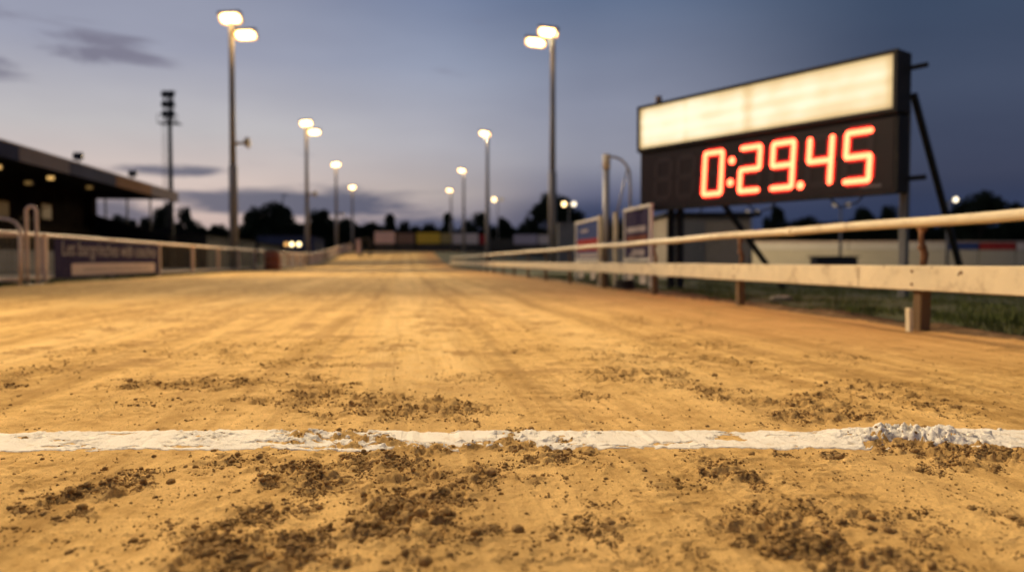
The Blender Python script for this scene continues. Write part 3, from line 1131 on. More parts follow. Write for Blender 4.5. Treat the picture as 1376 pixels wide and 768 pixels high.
def make_fence():
    rt = root('trackside_fence', 'white tubular outer fence with wire infill running down the left of the track', 'fence', fpt(17.2))
    sh = rt.location.copy()
    dirv = Vector((-TS, 1, 0)).normalized()
    rz = math.atan2(dirv.y, dirv.x)
    ys = [17.2 + 4 * k for k in range(26)]
    for y in ys:
        b = MB()
        w = .11 if y > 18 else .13
        b.box(fpt(y, .53), (w, w, 1.14), (0, 0, rz), .012)
        b.build('post', M['white_paint'], rt, sh)
        c = MB()
        c.box(fpt(y, 1.125), (w + .03, w + .03, .035), (0, 0, rz), .01)
        c.build('post_cap', M['white_paint'], rt, sh)
    for y in (13.2, 9.2):
        b = MB()
        b.box(fpt(y, .53), (.11, .11, 1.14), (0, 0, rz), .012)
        b.build('post', M['white_paint'], rt, sh)
    yy = [5.2, 9.2, 13.2] + ys
    for nm, z, r in (('top_rail', 1.10, .042), ('bottom_rail', .13, .03)):
        t = MB()
        t.tube([fpt(y, z) for y in yy], r, 10)
        t.build(nm, M['white_paint'], rt, sh, True)
    # wire infill, one mesh per bay
    for a, b_ in zip(yy[:-1], yy[1:]):
        if a > 60:
            break
        w = MB()
        n = 34
        r = .0035 if a < 22 else .0045
        for k in range(1, n):
            y = a + (b_ - a) * k / n
            w.bar(fpt(y, .14), fpt(y, 1.07), r, r)
        for z in (.2, .32, .44, .56, .68, .80, .92, 1.0):
            w.bar(fpt(a + .06, z), fpt(b_ - .06, z), r, r * (1.8 if a < 18 else 1))
        w.build('wire_panel', M['wire'], rt, sh)
    return rt


make_fence()


def panel_on_fence(name, label, cat, ya, yb, z0, z1, mt, group=None, off=-.06, th=.02):
    o = fpt((ya + yb) / 2)
    rt_ = MB()
    a, b_ = fpt(ya, (z0 + z1) / 2, off), fpt(yb, (z0 + z1) / 2, off)
    rt_.bar(a, b_, th, z1 - z0, .005)
    ob = rt_.build(name, mt, None, o)
    ob.location = o
    tag(ob, label, cat, group)
    return ob


def along_fence(ob_mb, vs, fs, yc, zc, off, flip=True):
    """place xz-plane shape (facing -y) on the track side of the fence, reading left to right from the track"""
    dirv = Vector((-TS, 1, 0)).normalized()      # reading direction: away from camera = left->right in view
    nrm = Vector((dirv.y, -dirv.x, 0))           # to the track (+x)
    c = fpt(yc, zc, off)
    ob_mb.add([c + dirv * v[0] + Vector((0, 0, v[2])) + nrm * (-v[1]) for v in vs], fs)


# big navy banner between the 1st and 3rd post
bn = root('banner', 'navy advertising banner with pale lettering over a pink strip on the fence', 'banner', fpt(21.3))
sh = bn.location.copy()
b = MB()
b.bar(fpt(17.55, .565, .08), fpt(25.0, .565, .08), .02, .95, .004)
b.build('backing', M['navy'], bn, sh)
b = MB()
b.bar(fpt(18.4, .30, .095), fpt(24.5, .30, .095), .012, .30, .003)
b.build('pale_strip', M['banner_white'], bn, sh)
b = MB()
vs, fs = text_mb("Let bargrinches with cosclres", .52, .003)
w = max(v[0] for v in vs) - min(v[0] for v in vs)
k = 6.75 / w
vs = [(v[0] * k, v[1], v[2] * 1.0) for v in vs]
along_fence(b, vs, fs, 21.25, .80, .097)
b.build('lettering', M['letter'], bn, sh)
b = MB()
vs, fs = text_mb("casinoend & Bilenouse Bestow", .2, .002)
w = max(v[0] for v in vs) - min(v[0] for v in vs)
vs = [(v[0] * 4.9 / w, v[1], v[2] * 1.0) for v in vs]
along_fence(b, vs, fs, 21.5, .305, .104)
b.build('small_lettering', M['letter_grey'], bn, sh)

# pale and coloured boards hung on the far run of the fence
far_boards = [(45.2, 49.0, 'h_pink', 'pale pink board hung on the fence just past the orange drum'), (49.4, 53, 'h_white', 'dull white board on the fence, second past the orange drum'),
              (53.4, 61, 'h_lilac', 'long lilac grey board halfway down the outer fence'), (61.4, 65, 'h_brown', 'narrow brown board between pale boards on the outer fence'),
              (65.4, 76, 'h_pink', 'long pinkish board on the outer fence beyond the brown one'), (76.4, 80, 'h_brown', 'dark brown board far down the outer fence'),
              (80.4, 92, 'h_white', 'long white board far down the outer fence'), (92.4, 116, 'h_pink', 'last pink board on the outer fence at the bend')]
for a, b_, mm, lb in far_boards:
    panel_on_fence('advertising_board', lb, 'advertising board', a, b_, .12, 1.04, M[mm], 'boards hung on the outer fence')

# ------------------------------------------------------------------ gate hoop and handrail at the far left
hp = root('hooped_post', 'white tubular hoop standing beside the fence post left of the banner', 'hoop', P(43, 378, 16.3) * 1)
hp.location.z = 0
o = hp.location.copy()
t = MB()
pa, pb = P(36.5, 340, 16.3), P(50, 340, 16.3)
x0, x1, yy = pa.x, pb.x, 16.3
r = (x1 - x0) / 2
top = 1.70 - r
pts = [(x0, yy, 0), (x0, yy, .6), (x0, yy, top)] + [((x0 + x1) / 2 - math.cos(a) * r, yy, top + math.sin(a) * r) for a in np.linspace(.2, math.pi - .2, 9)] + [(x1, yy, top), (x1, yy, .6), (x1, yy, 0)]
t.tube(pts, .034, 12)
t.build('tube', M['white_paint'], hp, o, True)
b = MB()
b.box((x0, yy, .015), (.16, .16, .03), None, .005)
b.box((x1, yy, .015), (.16, .16, .03), None, .005)
b.build('foot_plate', M['galv'], hp, o)

hr = root('handrail', 'bent white tubular handrail ending at the hoop', 'handrail', (P(0, 370, 15.6).x, 15.6, 0))
o = hr.location.copy()
t = MB()
yy = 15.9
t.tube([P(-160, 290, yy), P(-60, 291, yy), P(0, 293.5, yy), P(12, 295, yy), P(21, 299, yy), P(27, 307, yy), P(29, 318, yy), P(29, 340, yy), P(29, 380, yy)], .032, 12)
t.tube([P(-60, 291, yy), Vector((P(-60, 291, yy).x, yy, 0))], .03, 12)
t.build('tube', M['white_paint'], hr, o, True)

# wire gate in front of handrail
wg = root('mesh_gate', 'low wire mesh gate with pale horizontal bars below the handrail', 'gate', (P(0, 370, 15.0).x, 15.0, 0))
o = wg.location.copy()
t = MB()
yy = 15.2
xa, xb = P(-230, 340, yy).x, P(26, 340, yy).x
for z in (.10, 1.02):
    t.tube([(xa, yy, z), (xb, yy, z)], .022, 8)
for x in (xa, (xa + xb) / 2, xb):
    t.tube([(x, yy, 0), (x, yy, 1.02)], .022, 8)
t.build('frame', M['white_paint'], wg, o, True)
t = MB()
for z in np.arange(.2, 1.0, .09):
    t.bar((xa, yy, z), (xb, yy, z), .006, .008)
for x in np.arange(xa, xb, .11):
    t.bar((x, yy, .1), (x, yy, 1.0), .005, .005)
t.build('wire_mesh', M['wire'], wg, o)

# ------------------------------------------------------------------ orange drum
dr = root('orange_drum', 'terracotta orange ribbed plastic drum standing against the outer fence', 'drum', fpt(42.6, 0, .75))
b = MB()
prof = [(.36, 0), (.42, .03), (.43, .25), (.455, .28), (.455, .33), (.435, .36), (.435, .66), (.46, .69), (.46, .74), (.43, .77), (.42, 1.0), (.38, 1.06)]
pts = [(0, 0, z) for r_, z in prof]
b.tube(pts, [r_ for r_, z in prof], 24)
b.build('body', M['orange'], dr, (0, 0, 0), True)
b = MB()
b.tube([(0, 0, 1.062), (0, 0, 1.10), (0, 0, 1.12)], [.43, .43, .38], 24)
b.build('lid', M['h_brown'], dr, (0, 0, 0), True)


# ------------------------------------------------------------------ floodlight poles
PH = 13.1


def spot(parent, loc, target, power, col=(1, .74, .42), size=R(92), rad=.3, name='floodlight_beam'):
    ld = bpy.data.lights.new(name, 'SPOT')
    ld.energy = power
    ld.color = col
    ld.spot_size = size
    ld.spot_blend = 1.0
    ld.shadow_soft_size = rad
    lo = bpy.data.objects.new(name, ld)
    COL.objects.link(lo)
    lo.parent = parent
    lo.location = loc
    d = Vector(target) - Vector(loc)
    lo.rotation_euler = d.to_track_quat('-Z', 'Y').to_euler()
    return lo


def head_parts(parent, loc, rot, w=1.12, d=.78):
    """one floodlight: housing with cooling fins, lit glass, yoke"""
    m = Euler(rot).to_matrix()
    L = Vector(loc)
    b = MB()
    b.box(L, (w, d, .14), m, .03)
    b.box(L + m @ Vector((0, 0, .10)), (w * .6, d * .62, .09), m, .02)
    for k in range(-3, 4):
        b.box(L + m @ Vector((k * w * .08, 0, .16)), (.012, d * .55, .06), m)
    h = b.build('lamp_housing', M['housing'], parent)
    b = MB()
    # rounded glass
    pl = []
    for cx, cy, a0 in ((1, 1, 0), (-1, 1, 90), (-1, -1, 180), (1, -1, 270)):
        for k in range(4):
            a = R(a0 + 30 * k)
            pl.append((cx * (w / 2 - .31) + .22 * math.cos(a), cy * (d / 2 - .29) + .21 * math.sin(a)))
    n = len(pl)
    vs = [L + m @ Vector((x, y, -.073)) for x, y in pl] + [L + m @ Vector((x * .9, y * .9, -.10)) for x, y in pl]
    fs = [tuple(range(2 * n - 1, n - 1, -1))] + [(i, (i + 1) % n, (i + 1) % n + n, i + n) for i in range(n)]
    b.add(vs, fs)
    b.build('lamp_glass', M['lamp'], h)
    b = MB()
    vs = [L + m @ Vector((x * 1.13, y * 1.16, -.072)) for x, y in pl] + [L + m @ Vector((x * 1.0, y * 1.0, -.078)) for x, y in pl] + [L + m @ Vector((x * 1.17, y * 1.20, -.115)) for x, y in pl]
    b.add(vs, [(i, (i + 1) % n, (i + 1) % n + n, i + n) for i in range(n)] + [(i, i + 2 * n, (i + 1) % n + 2 * n, (i + 1) % n) for i in range(n)])
    b.build('halo_ring', M['lamp_halo'], h)  # lamp halo built as a glowing ring, not a real fitting
    b = MB()
    b.tube([L + m @ Vector((-w / 2 - .02, 0, 0)), L + m @ Vector((-w / 2 - .02, 0, .28)), L + m @ Vector((w / 2 + .02, 0, .28)), L + m @ Vector((w / 2 + .02, 0, 0))], .018, 6)
    b.build('yoke', M['galv'], h)
    return L + m @ Vector((0, 0, -.16)), m


def make_pole(label, x, y, side, h=PH, power=30000, horn=True, heads=2, target=None, size=R(92), target2=None):
    z0 = bz(x, y)
    rt = root('floodlight_pole', label, 'floodlight', (x, y, z0), 0, 'floodlight poles along the track')
    h = h - z0
    b = MB()
    b.tube([(0, 0, 0), (0, 0, 5.4), (0, 0, 5.5)], [.23, .215, .165], 14)
    b.tube([(0, 0, 5.5), (0, 0, h - .3)], [.165, .13], 14)
    b.build('pole', M['pole'], rt, (0, 0, 0), True)
    b = MB()
    b.box((0, 0, .02), (.5, .5, .04), None, .01)
    for a in range(4):
        b.tube([(.19 * math.cos(a * 1.57 + .78), .19 * math.sin(a * 1.57 + .78), .04), (.19 * math.cos(a * 1.57 + .78), .19 * math.sin(a * 1.57 + .78), .1)], .02, 6)
    b.build('base_plate', M['galv'], rt)
    # cranked bracket carrying both heads, running with the track
    s = side                       # +1: heads look towards +x (left-hand row)
    b = MB()
    b.tube([(-.30 * s, -.10, h + .15), (0, 0, h - .22), (.36 * s, .05, h - .52)], .05, 8)
    b.tube([(0, 0, h - .6), (0, 0, h - .2)], .11, 10)
    b.build('bracket', M['galv'], rt, (0, 0, 0), True)
    if s > 0:
        hs = [((.06, -.25, h - .12), (R(-30), R(-5), R(6))), ((.68, .15, h - .84), (R(-24), R(-4), R(6)))]
    else:
        hs = [((-.24, .30, h + .10), (R(-24), R(9), R(-8))), ((-.95, -.30, h - .62), (R(-20), R(9), R(-8)))]
    for i in range(heads):
        p, m = head_parts(rt, hs[i][0], hs[i][1])
        if power > 0:
            tgt = target or (x + 6 * s, y - 14)
            if i and target2:
                spot(rt, p + Vector((0, 0, -.02)), (target2[0] - x, target2[1] - y, -z0), target2[2], size=size)
            else:
                spot(rt, p + Vector((0, 0, -.02)), (tgt[0] - x, tgt[1] - y, -z0), power, size=size)
    if horn:
        hz = 6.6 - z0
        b = MB()
        ax = Vector((1, -.25, .02)).normalized()
        c0 = Vector((.12, 0, hz))
        b.tube([c0, c0 + ax * .22, c0 + ax * .30, c0 + ax * .52, c0 + ax * .66, c0 + ax * .74], [.09, .09, .055, .10, .20, .29], 16)
        hn = b.build('horn_speaker', M['horn'], rt, (0, 0, 0), True)
        b = MB()
        b.bar((0, 0, hz - .02), c0 + ax * .1 + Vector((0, 0, -.02)), .06, .1, .01)
        b.build('mount', M['galv'], hn)
    return rt


LU, RU = -8.93, 8.15
LP = [(38.8, 11500), (67.8, 11000), (96.5, 16000), (126, 10000)]
for i, (y, pw) in enumerate(LP):
    lb = ['tall twin-headed floodlight with horn, nearest on the grandstand side', 'second floodlight on the grandstand side, horn halfway up, beyond the orange drum',
          'third floodlight on the grandstand side', 'farthest and shortest-looking floodlight of the grandstand side row'][i]
    make_pole(lb, XU(LU, y), y, 1, power=pw, horn=i < 3, heads=2 if i < 2 else 1, target=(XU(-2.5, y - 21), y - 21))
RP = [(41.3, 10000), (74, 16000), (104, 12000), (133, 9000)]
for i, (y, pw) in enumerate(RP):
    lb = ['tallest-looking twin floodlight on the infield side beside a grey cabinet', 'second floodlight on the infield side, behind the low board',
          'third floodlight on the infield side', 'farthest floodlight on the infield side near the yellow board'][i]
    make_pole(lb, XU(RU, y), y, -1, power=pw, horn=False, heads=2 if i < 1 else 1, target=(XU(-1.0, y - 22), y - 22))

# one unseen pole added to each row to light the foreground
make_pole('unseen floodlight added to the grandstand row outside the frame, level with the hoop', XU(LU, 9.8), 9.8, 1, power=14500, target=(-.2, -.5), size=R(100), target2=(4.5, 16, 3400))
make_pole('unseen floodlight added to the infield row outside the frame beside the scoreboard', XU(RU, 9.0), 9.0, -1, power=2500, horn=False, target=(.8, -.5))

# grey cabinet by the first infield pole
cb = root('equipment_cabinet', 'plain grey equipment cabinet beside the nearest infield floodlight', 'cabinet', (P(761, 350, 40).x, 40, 0))
b = MB()
b.box((0, 0, 1.27), (.95, .6, 2.5), None, .02)
b.build('body', M['box_grey'], cb)
b = MB()
b.box((0, 0, 2.545), (1.03, .68, .05), None, .01)
b.build('lid', M['box_grey'], cb)
b = MB()
b.box((0, -.306, 1.25), (.82, .012, 2.2), None, .004)
d = b.build('door', M['box_grey'], cb)
b = MB()
b.tube([(.33, -.325, 1.15), (.33, -.325, 1.35)], .012, 6)
b.build('handle', M['galv'], d)

# ------------------------------------------------------------------ scoreboard
SB = Vector((3.665, 11.65, 0))
sb = root('scoreboard', 'big black race timer board with lit cream panel above red digits', 'scoreboard', SB, math.atan2(-.8, .6))
HW = 2.31
# cases
b = MB()
b.box((0, .175, 2.865), (2 * HW, .35, .81), None, .012)
b.build('sign_case', M['black'], sb)
b = MB()
for (c, d) in (((0, -.012, 3.245), (2 * HW, .06, .05)), ((0, -.012, 2.485), (2 * HW, .06, .05)), ((-HW + .025, -.012, 2.865), (.05, .06, .712)), ((HW - .03, -.012, 2.865), (.06, .06, .712))):
    b.box(c, d, None, .004)
b.build('frame', M['black'], sb)
b = MB()
b.box((0, -.008, 2.865), (2 * HW - .104, .012, .708), None, .002)
b.build('lit_panel', M['lightbox'], sb)
b = MB()
b.box((0, .19, 1.925), (2 * HW - .02, .30, 1.03), None, .012)
b.build('timer_case', M['black'], sb)
b = MB()
b.box((0, .034, 1.925), (2 * HW - .12, .012, .95), None, .003)
b.build('display_face', M['face'], sb)

DW, DH, TH = .435, .76, .094
SK = .055


def seg_shapes():
    w, h, t = DW, DH, TH
    g_ = .006
    xl, xr = t / 2, w - t / 2
    zb, zm, zt = t / 2, h / 2, h - t / 2
    return {'a': ((xl, zt), (xr, zt)), 'g': ((xl, zm), (xr, zm)), 'd': ((xl, zb), (xr, zb)),
            'f': ((xl, zm), (xl, zt)), 'b': ((xr, zm), (xr, zt)), 'e': ((xl, zb), (xl, zm)), 'c': ((xr, zb), (xr, zm))}


SEG = seg_shapes()
DIG = {'0': 'abcdef', '2': 'abged', '9': 'abcdfg', '4': 'fgbc', '5': 'afgcd', '8': 'abcdefg'}


def seg_bar(mb, s0, s1, x0, z0, y, th, pad):
    (ax, az_), (bx, bz_) = s0, s1
    L = math.hypot(bx - ax, bz_ - az_)
    dx, dz = (bx - ax) / L, (bz_ - az_) / L
    h = th / 2
    poly = [(pad, 0), (pad + h * .7, h), (L - pad - h * .7, h), (L - pad, 0), (L - pad - h * .7, -h), (pad + h * .7, -h)]
    pl = []
    for p, q in poly:
        X = ax + dx * p - dz * q
        Z = az_ + dz * p + dx * q
        pl.append((x0 + X + SK * Z, z0 + Z))
    mb.prism(pl, y, y - .006)


def seg_leds(mb, s0, s1, x0, z0, y):
    (ax, az_), (bx, bz_) = s0, s1
    L = math.hypot(bx - ax, bz_ - az_)
    dx, dz = (bx - ax) / L, (bz_ - az_) / L
    step = .0245
    n = int((L + .034) / step)
    for r_ in (-1, 0, 1):
        for k in range(n + (0 if r_ else 1)):
            p = (L - (n - 1) * step) / 2 + k * step - (0 if r_ else step / 2)
            q = r_ * .0235
            X = ax + dx * p - dz * q
            Z = az_ + dz * p + dx * q
            cx, cz = x0 + X + SK * Z, z0 + Z
            rr = .0135
            ring = [(cx + rr * math.cos(t * math.pi / 4), y, cz + rr * math.sin(t * math.pi / 4)) for t in range(8)]
            ring2 = [(cx + rr * .75 * math.cos(t * math.pi / 4), y - .010, cz + rr * .75 * math.sin(t * math.pi / 4)) for t in range(8)]
            mb.add(ring + ring2, [tuple(range(8, 16))] + [(i, i + 8, (i + 1) % 8 + 8, (i + 1) % 8) for i in range(8)])


OX = -HW                       # board coordinate s -> local x
for ch, s_ in (('8', .34), ('8', .84), ('0', 1.40), ('2', 2.105), ('9', 2.675), ('4', 3.275), ('5', 3.835)):
    x0, z0 = OX + s_, 1.555
    lit = DIG[ch] if s_ > 1 else ''
    dm = MB()
    for k, (a_, b_) in SEG.items():
        if k not in lit:
            seg_bar(dm, a_, b_, x0, z0, .026, TH, .012)
    do = dm.build('digit', M['ghost'], sb, label=('unlit dark figure eight digit at the left of the display' if not lit else 'lit red digit ' + ch))
    if lit:
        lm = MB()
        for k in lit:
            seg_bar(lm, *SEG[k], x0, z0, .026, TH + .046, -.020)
        lm.build('segment_halo', M['led_halo'], do)  # wider glowing bars that imitate the red bloom round the LEDs
        lm = MB()
        for k in lit:
            seg_leds(lm, *SEG[k], x0, z0, .0195)
        lm.build('segment_lamps', M['led'], do)


def led_disc(mb, cx, cz, R_, y):
    n = int(R_ / .0235) + 1
    for i in range(-n, n + 1):
        for j in range(-n, n + 1):
            X = (i + .5 * (j % 2)) * .0245
            Z = j * .0213
            if math.hypot(X, Z) < R_:
                rr = .0135
                ring = [(cx + X + rr * math.cos(t * math.pi / 4), y, cz + Z + rr * math.sin(t * math.pi / 4)) for t in range(8)]
                mb.add(ring, [tuple(range(8))])


lm = MB()
led_disc(lm, OX + 1.98, 1.555 + .20, .05, .018)
led_disc(lm, OX + 2.01, 1.555 + .545, .05, .018)
lm.build('colon', M['led'], sb)
lm = MB()
led_disc(lm, OX + 3.21, 1.555 + .055, .05, .018)
lm.build('decimal_point', M['led'], sb)
# small maker's plate text
b = MB()
vs, fs = text_mb('DOHOSEK', .062, .002)
b.add([(v[0] + HW - .36, v[1] + .024, v[2] + 1.515) for v in vs], fs)
b.build('small_lettering', M['letter'], sb)
# lip, hinges, bolts
b = MB()
b.box((0, .02, 2.452), (2 * HW - .03, .05, .03), None, .004)
b.box((0, .02, 1.413), (2 * HW - .03, .06, .03), None, .004)
b.build('trim', M['steel_dark'], sb)
# legs
for x in (-HW + .42, -HW + .62, HW - .10):
    b = MB()
    b.box((x, .42, 1.30), (.10, .10, 2.62), None, .008)
    b.build('leg', M['steel_dark'] if x < 0 else M['box_grey'], sb)
for x0, z0, x1, y1 in ((HW - .02, 2.75, HW - .02, 2.25), (-HW + 1.45, 1.55, -HW + 1.75, 1.9)):
    b = MB()
    b.bar((x0, .45, z0), (x1, y1, 0.0), .075, .075, .006)
    b.build('brace', M['steel_dark'], sb)
b = MB()
for z in (3.10, 1.62):
    b.tube([(-HW - .02, .44, z), (HW + .16, .44, z)], .035, 10)
b.tube([(-HW + .10, .42, 2.2), (-HW + .10, .42, 3.50)], .05, 10)
b.build('back_frame', M['steel_dark'], sb, (0, 0, 0), True)
b = MB()
b.tube([(-HW + .10, .42, 3.36), (-HW + .10, .42, 3.50)], .058, 12)
b.build('post_cap', M['h_brown'], sb, (0, 0, 0), True)
b = MB()
for x in (-1.6, -.2, 1.2):
    b.tube([(x, .3, 1.42), (x + .1, .42, 1.28), (x + .35, .42, 1.34), (x + .5, .3, 1.42)], .012, 6)
b.build('cable', M['steel_dark'], sb, (0, 0, 0), True)

# ------------------------------------------------------------------ hut behind the scoreboard
hx0, hx1 = P(897, 350, 20).x, P(1000, 350, 20.6).x
ht = root('hut', 'low rendered hut with flat overhanging roof behind the scoreboard', 'hut', ((hx0 + hx1) / 2, 21.2, 0))
w = hx1 - hx0
b = MB()
b.box((0, 0, .84), (w, 2.2, 1.72), None, .01)
b.build('wall', M['hut'], ht)
b = MB()
b.box((.08, 0, 1.76), (w + .34, 2.5, .10), None, .015)
b.build('roof', M['roof_dark'], ht)
b = MB()
b.box((-.5, -1.105, .80), (.8, .03, 1.6), None, .006)
d = b.build('door', M['box_grey'], ht)
b = MB()
b.tube([(-.2, -1.14, .8), (-.2, -1.14, .92)], .014, 6)
b.build('handle', M['galv'], d)

# ------------------------------------------------------------------ ad boards on frames by the rail
SIGNU = 4.27


def framed_sign(label, ya, yb, top, parts):
    mid = (ya + yb) / 2
    rt = root('framed_sign', label, 'sign', (XU(SIGNU, mid), mid, 0), math.atan2(1, -TS) - math.pi, 'advertising signs in white frames by the rail')
    # local +x runs towards the camera (reading left to right from the track), local -y faces the track
    L = (yb - ya)
    hw = L / 2
    bot = .56
    b = MB()
    for x in (-hw, hw):
        b.box((x, 0, top / 2), (.055, .055, top), None, .006)
    b.box((0, 0, top + .028), (L + .10, .06, .05), None, .006)
    b.box((0, 0, bot - .03), (L - .06, .04, .045), None, .004)
    b.build('frame', M['sign_frame'], rt)
    b = MB()
    b.box((0, 0, (top + bot) / 2), (L - .06, .02, top - bot - .004), None, .003)
    b.build('panel', M['navy' if parts == 1 else 'h_blue'], rt)
    b = MB()
    if parts == 1:
        b.box((-.05, -.014, top - .36), (L * .72, .004, .10))
        b.box((.1, -.014, bot + .10), (L * .45, .004, .12))
        b.box((-.25, -.014, bot + .05), (L * .25, .004, .06))
    else:
        b.box((0, -.014, bot + .08), (L * .8, .004, .10))
        b.box((-.3, -.014, top - .2), (L * .3, .004, .06))
    b.build('pale_stripe', M['letter'], rt)
    b = MB()
    if parts == 1:
        b.box((0, -.014, top - .52), (L * .8, .004, .10))
    else:
        b.box((0, -.014, bot + .32), (L * .9, .004, .28))
    b.build('stripe', M['brown_stripe'] if parts == 1 else M['h_red'], rt)
    b = MB()
    for x in (-hw * .55, hw * .45):
        b.box((x, .0, .20), (.34, .018, .22), None, .004)
    b.build('foot_panel', M['h_white'], rt)
    return rt


framed_sign('navy sign in white frame with pale stripe, nearest the scoreboard leg', 12.95, 14.5, 1.45, 1)
framed_sign('navy and red sign in white frame left of the thick grey gantry post', 16.3, 18.6, 1.42, 2)

# bent gantry post
ga = root('bent_gantry', 'thick grey post with a bent pipe arm curving over beside the rail', 'gantry', (P(815, 380, 14.4).x, 14.4, 0))
yy = 14.4
o = ga.location.copy()
b = MB()
c = P(815, 208, yy)
b.tube([(c.x, yy, 0), (c.x, yy, c.z)], .058, 14)
b.build('post', M['galv'], ga, o, True)
b = MB()
b.tube([(c.x, yy, c.z - .28), (c.x, yy, c.z + .01)], .072, 14)
b.build('post_cap', M['rail_paint'], ga, o, True)
b = MB()
b.tube([P(817, 211, yy), P(826, 211, yy), P(834, 214, yy), P(841, 221, yy), P(846, 230, yy), P(847, 250, yy), P(847, 300, yy)], .024, 10)
b.tube([P(843, 226, yy), P(836, 256, yy), P(828, 292, yy)], .016, 8)
b.build('pipe_arm', M['galv'], ga, o, True)

for px, y_, top_px, w_, lb in ((827, 14.9, 287, .085, 'short thick cream post between the gantry and the near sign'), (806, 15.2, 291, .07, 'slimmer cream post against the left of the gantry')):
    q = P(px, 350, y_)
    pt = root('cream_post', lb, 'post', (q.x, y_, 0), 0, 'cream posts by the gantry')
    zt = P(px, top_px, y_).z
    b = MB()
    b.box((0, 0, zt / 2), (w_, w_, zt), (0, 0, .14), .01)
    b.build('shaft', M['rail_paint'], pt)
    b = MB()
    b.box((0, 0, zt + .012), (w_ + .02, w_ + .02, .024), (0, 0, .14), .006)
    b.build('cap', M['rail_paint'], pt)

# clutter under the rail near the scoreboard leg: coiled cable
cc = MB()
pts = []
for k in range(90):
    a = k * .42
    r_ = .16 + .02 * math.sin(k * .7)
    pts.append((1.98 + r_ * math.cos(a), 13.1 + r_ * math.sin(a), .03 + .0016 * k))
cc.tube(pts, .014, 6)
o_ = cc.build('cable_coil', M['steel_dark'], None, (1.98, 13.1, 0), True)
o_.location = (1.98, 13.1, 0)
tag(o_, 'dark coil of cable on the ground under the rail by the gantry', 'cable')

# flat grey stone on the infield grass
st, f0 = clod_variants(3, 1, .25)
sx, sy = GP(1050, 404)
b = MB()
b.add([(v[0] * .14, v[1] * .09, v[2] * .04) for v in st[0]], [tuple(f) for f in f0])
o_ = b.build('stone', M['stone'], None, (0, 0, 0), True)
o_.location = (sx, sy, .03)
tag(o_, 'flat grey stone lying in the infield grass', 'stone')

# ------------------------------------------------------------------ grandstand
GSU = -16.0
Y0, Y1 = 16.0, 52.0
gs = root('grandstand', 'long dark covered grandstand with panelled roof edge on the left', 'grandstand', (XU(GSU, Y1), Y1, 0), 0)
o = gs.location.copy()
dv = Vector((-TS, 1, 0)).normalized()
bk = Vector((-dv.y, dv.x, 0))                  # away from the track


def gp(y, back, z):
    return Vector((XU(GSU, y), y, 0)) + bk * back + Vector((0, 0, z))


DEP = 5.7
b = MB()
b.add([gp(Y0, -.1, 5.06), gp(Y1, -.1, 5.06), gp(Y1, DEP, 5.06), gp(Y0, DEP, 5.06), gp(Y0, -.1, 4.95), gp(Y1, -.1, 4.95), gp(Y1, DEP, 5.42), gp(Y0, DEP, 5.42)],
      [(0, 1, 2, 3), (7, 6, 5, 4), (0, 4, 5, 1), (1, 5, 6, 2), (2, 6, 7, 3), (3, 7, 4, 0)])
b.build('roof', M['roof_dark'], gs, o)
b = MB()
b.bar(gp(Y0, -.13, 5.25), gp(Y1 + .05, -.13, 5.25), .16, .07, .01)
b.build('gutter', M['letter'], gs, o)
# fascia panels of different colours
fb = [(16, 22.5, 'fascia_blue'), (22.5, 27.6, 'fascia_grey'), (27.6, 31.6, 'fascia_blue'), (31.6, 36.5, 'fascia_grey'), (36.5, 40.3, 'fascia_mid'), (40.3, 44.5, 'fascia_brown'), (44.5, 52, 'fascia_brown')]
fb = [(16, 30.6, 'fascia_blue'), (30.6, 35.2, 'fascia_grey'), (35.2, 40.8, 'fascia_mid'), (40.8, 46.5, 'fascia_brown'), (46.5, 52, 'fascia_grey')]
for a, b_, mm in fb:
    b = MB()
    b.bar(gp(a + .02, -.17, 4.90), gp(b_ - .02, -.17, 4.90), .06, .60, .01)
    b.build('fascia_panel', M[mm], gs, o)
# return along the far end
b = MB()
b.bar(gp(Y1 + .06, -.1, 4.95), gp(Y1 + .06, DEP, 4.95), .06, .34, .01)
b.build('fascia_panel', M['fascia_mid'], gs, o)
# back wall, rear end wall
b = MB()
b.bar(gp(Y0, DEP, 2.7), gp(Y1 - .3, DEP, 2.7), .2, 5.3, 0)
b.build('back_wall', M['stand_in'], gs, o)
# terrace steps
b = MB()
for k in range(12):
    bk0 = 1.4 + k * .36
    b.bar(gp(Y0, bk0 + .18, .12 + .12 * k), gp(Y1 - .5, bk0 + .18, .12 + .12 * k), .36, .24 + .24 * k, 0)
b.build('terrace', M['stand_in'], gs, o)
b = MB()
b.add([gp(Y1 - .45, .3, 0), gp(Y1 - .45, DEP, 0), gp(Y1 - .45, DEP, 3.9), gp(Y1 - .45, 4.2, 3.4), gp(Y1 - .45, .3, 2.3), gp(Y1 - .3, .3, 0), gp(Y1 - .3, DEP, 0), gp(Y1 - .3, DEP, 3.9), gp(Y1 - .3, 4.2, 3.4), gp(Y1 - .3, .3, 2.3)],
      [(0, 1, 2, 3, 4), (9, 8, 7, 6, 5), (0, 5, 6, 1), (1, 6, 7, 2), (2, 7, 8, 3), (3, 8, 9, 4), (4, 9, 5, 0)])
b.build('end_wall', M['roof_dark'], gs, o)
for y in (22, 51.6):
    b = MB()
    b.bar(gp(y, .1, 0), gp(y, .1, 5.05), .14, .14, .01)
    b.build('column', M['steel_dark'], gs, o)
for bkk in (1.6, 3.1, 4.5):
    b = MB()
    b.bar(gp(Y1 - .2, bkk, .5), gp(Y1 - .2, bkk, 5.1), .10, .10, .01)
    b.build('column', M['steel_dark'], gs, o)
b = MB()
b.bar(gp(Y1 - .4, DEP - .3, 0), gp(Y1 - .4, DEP - .3, 5.3), .6, .6, .02)
b.build('corner_pier', M['stand_in'], gs, o)
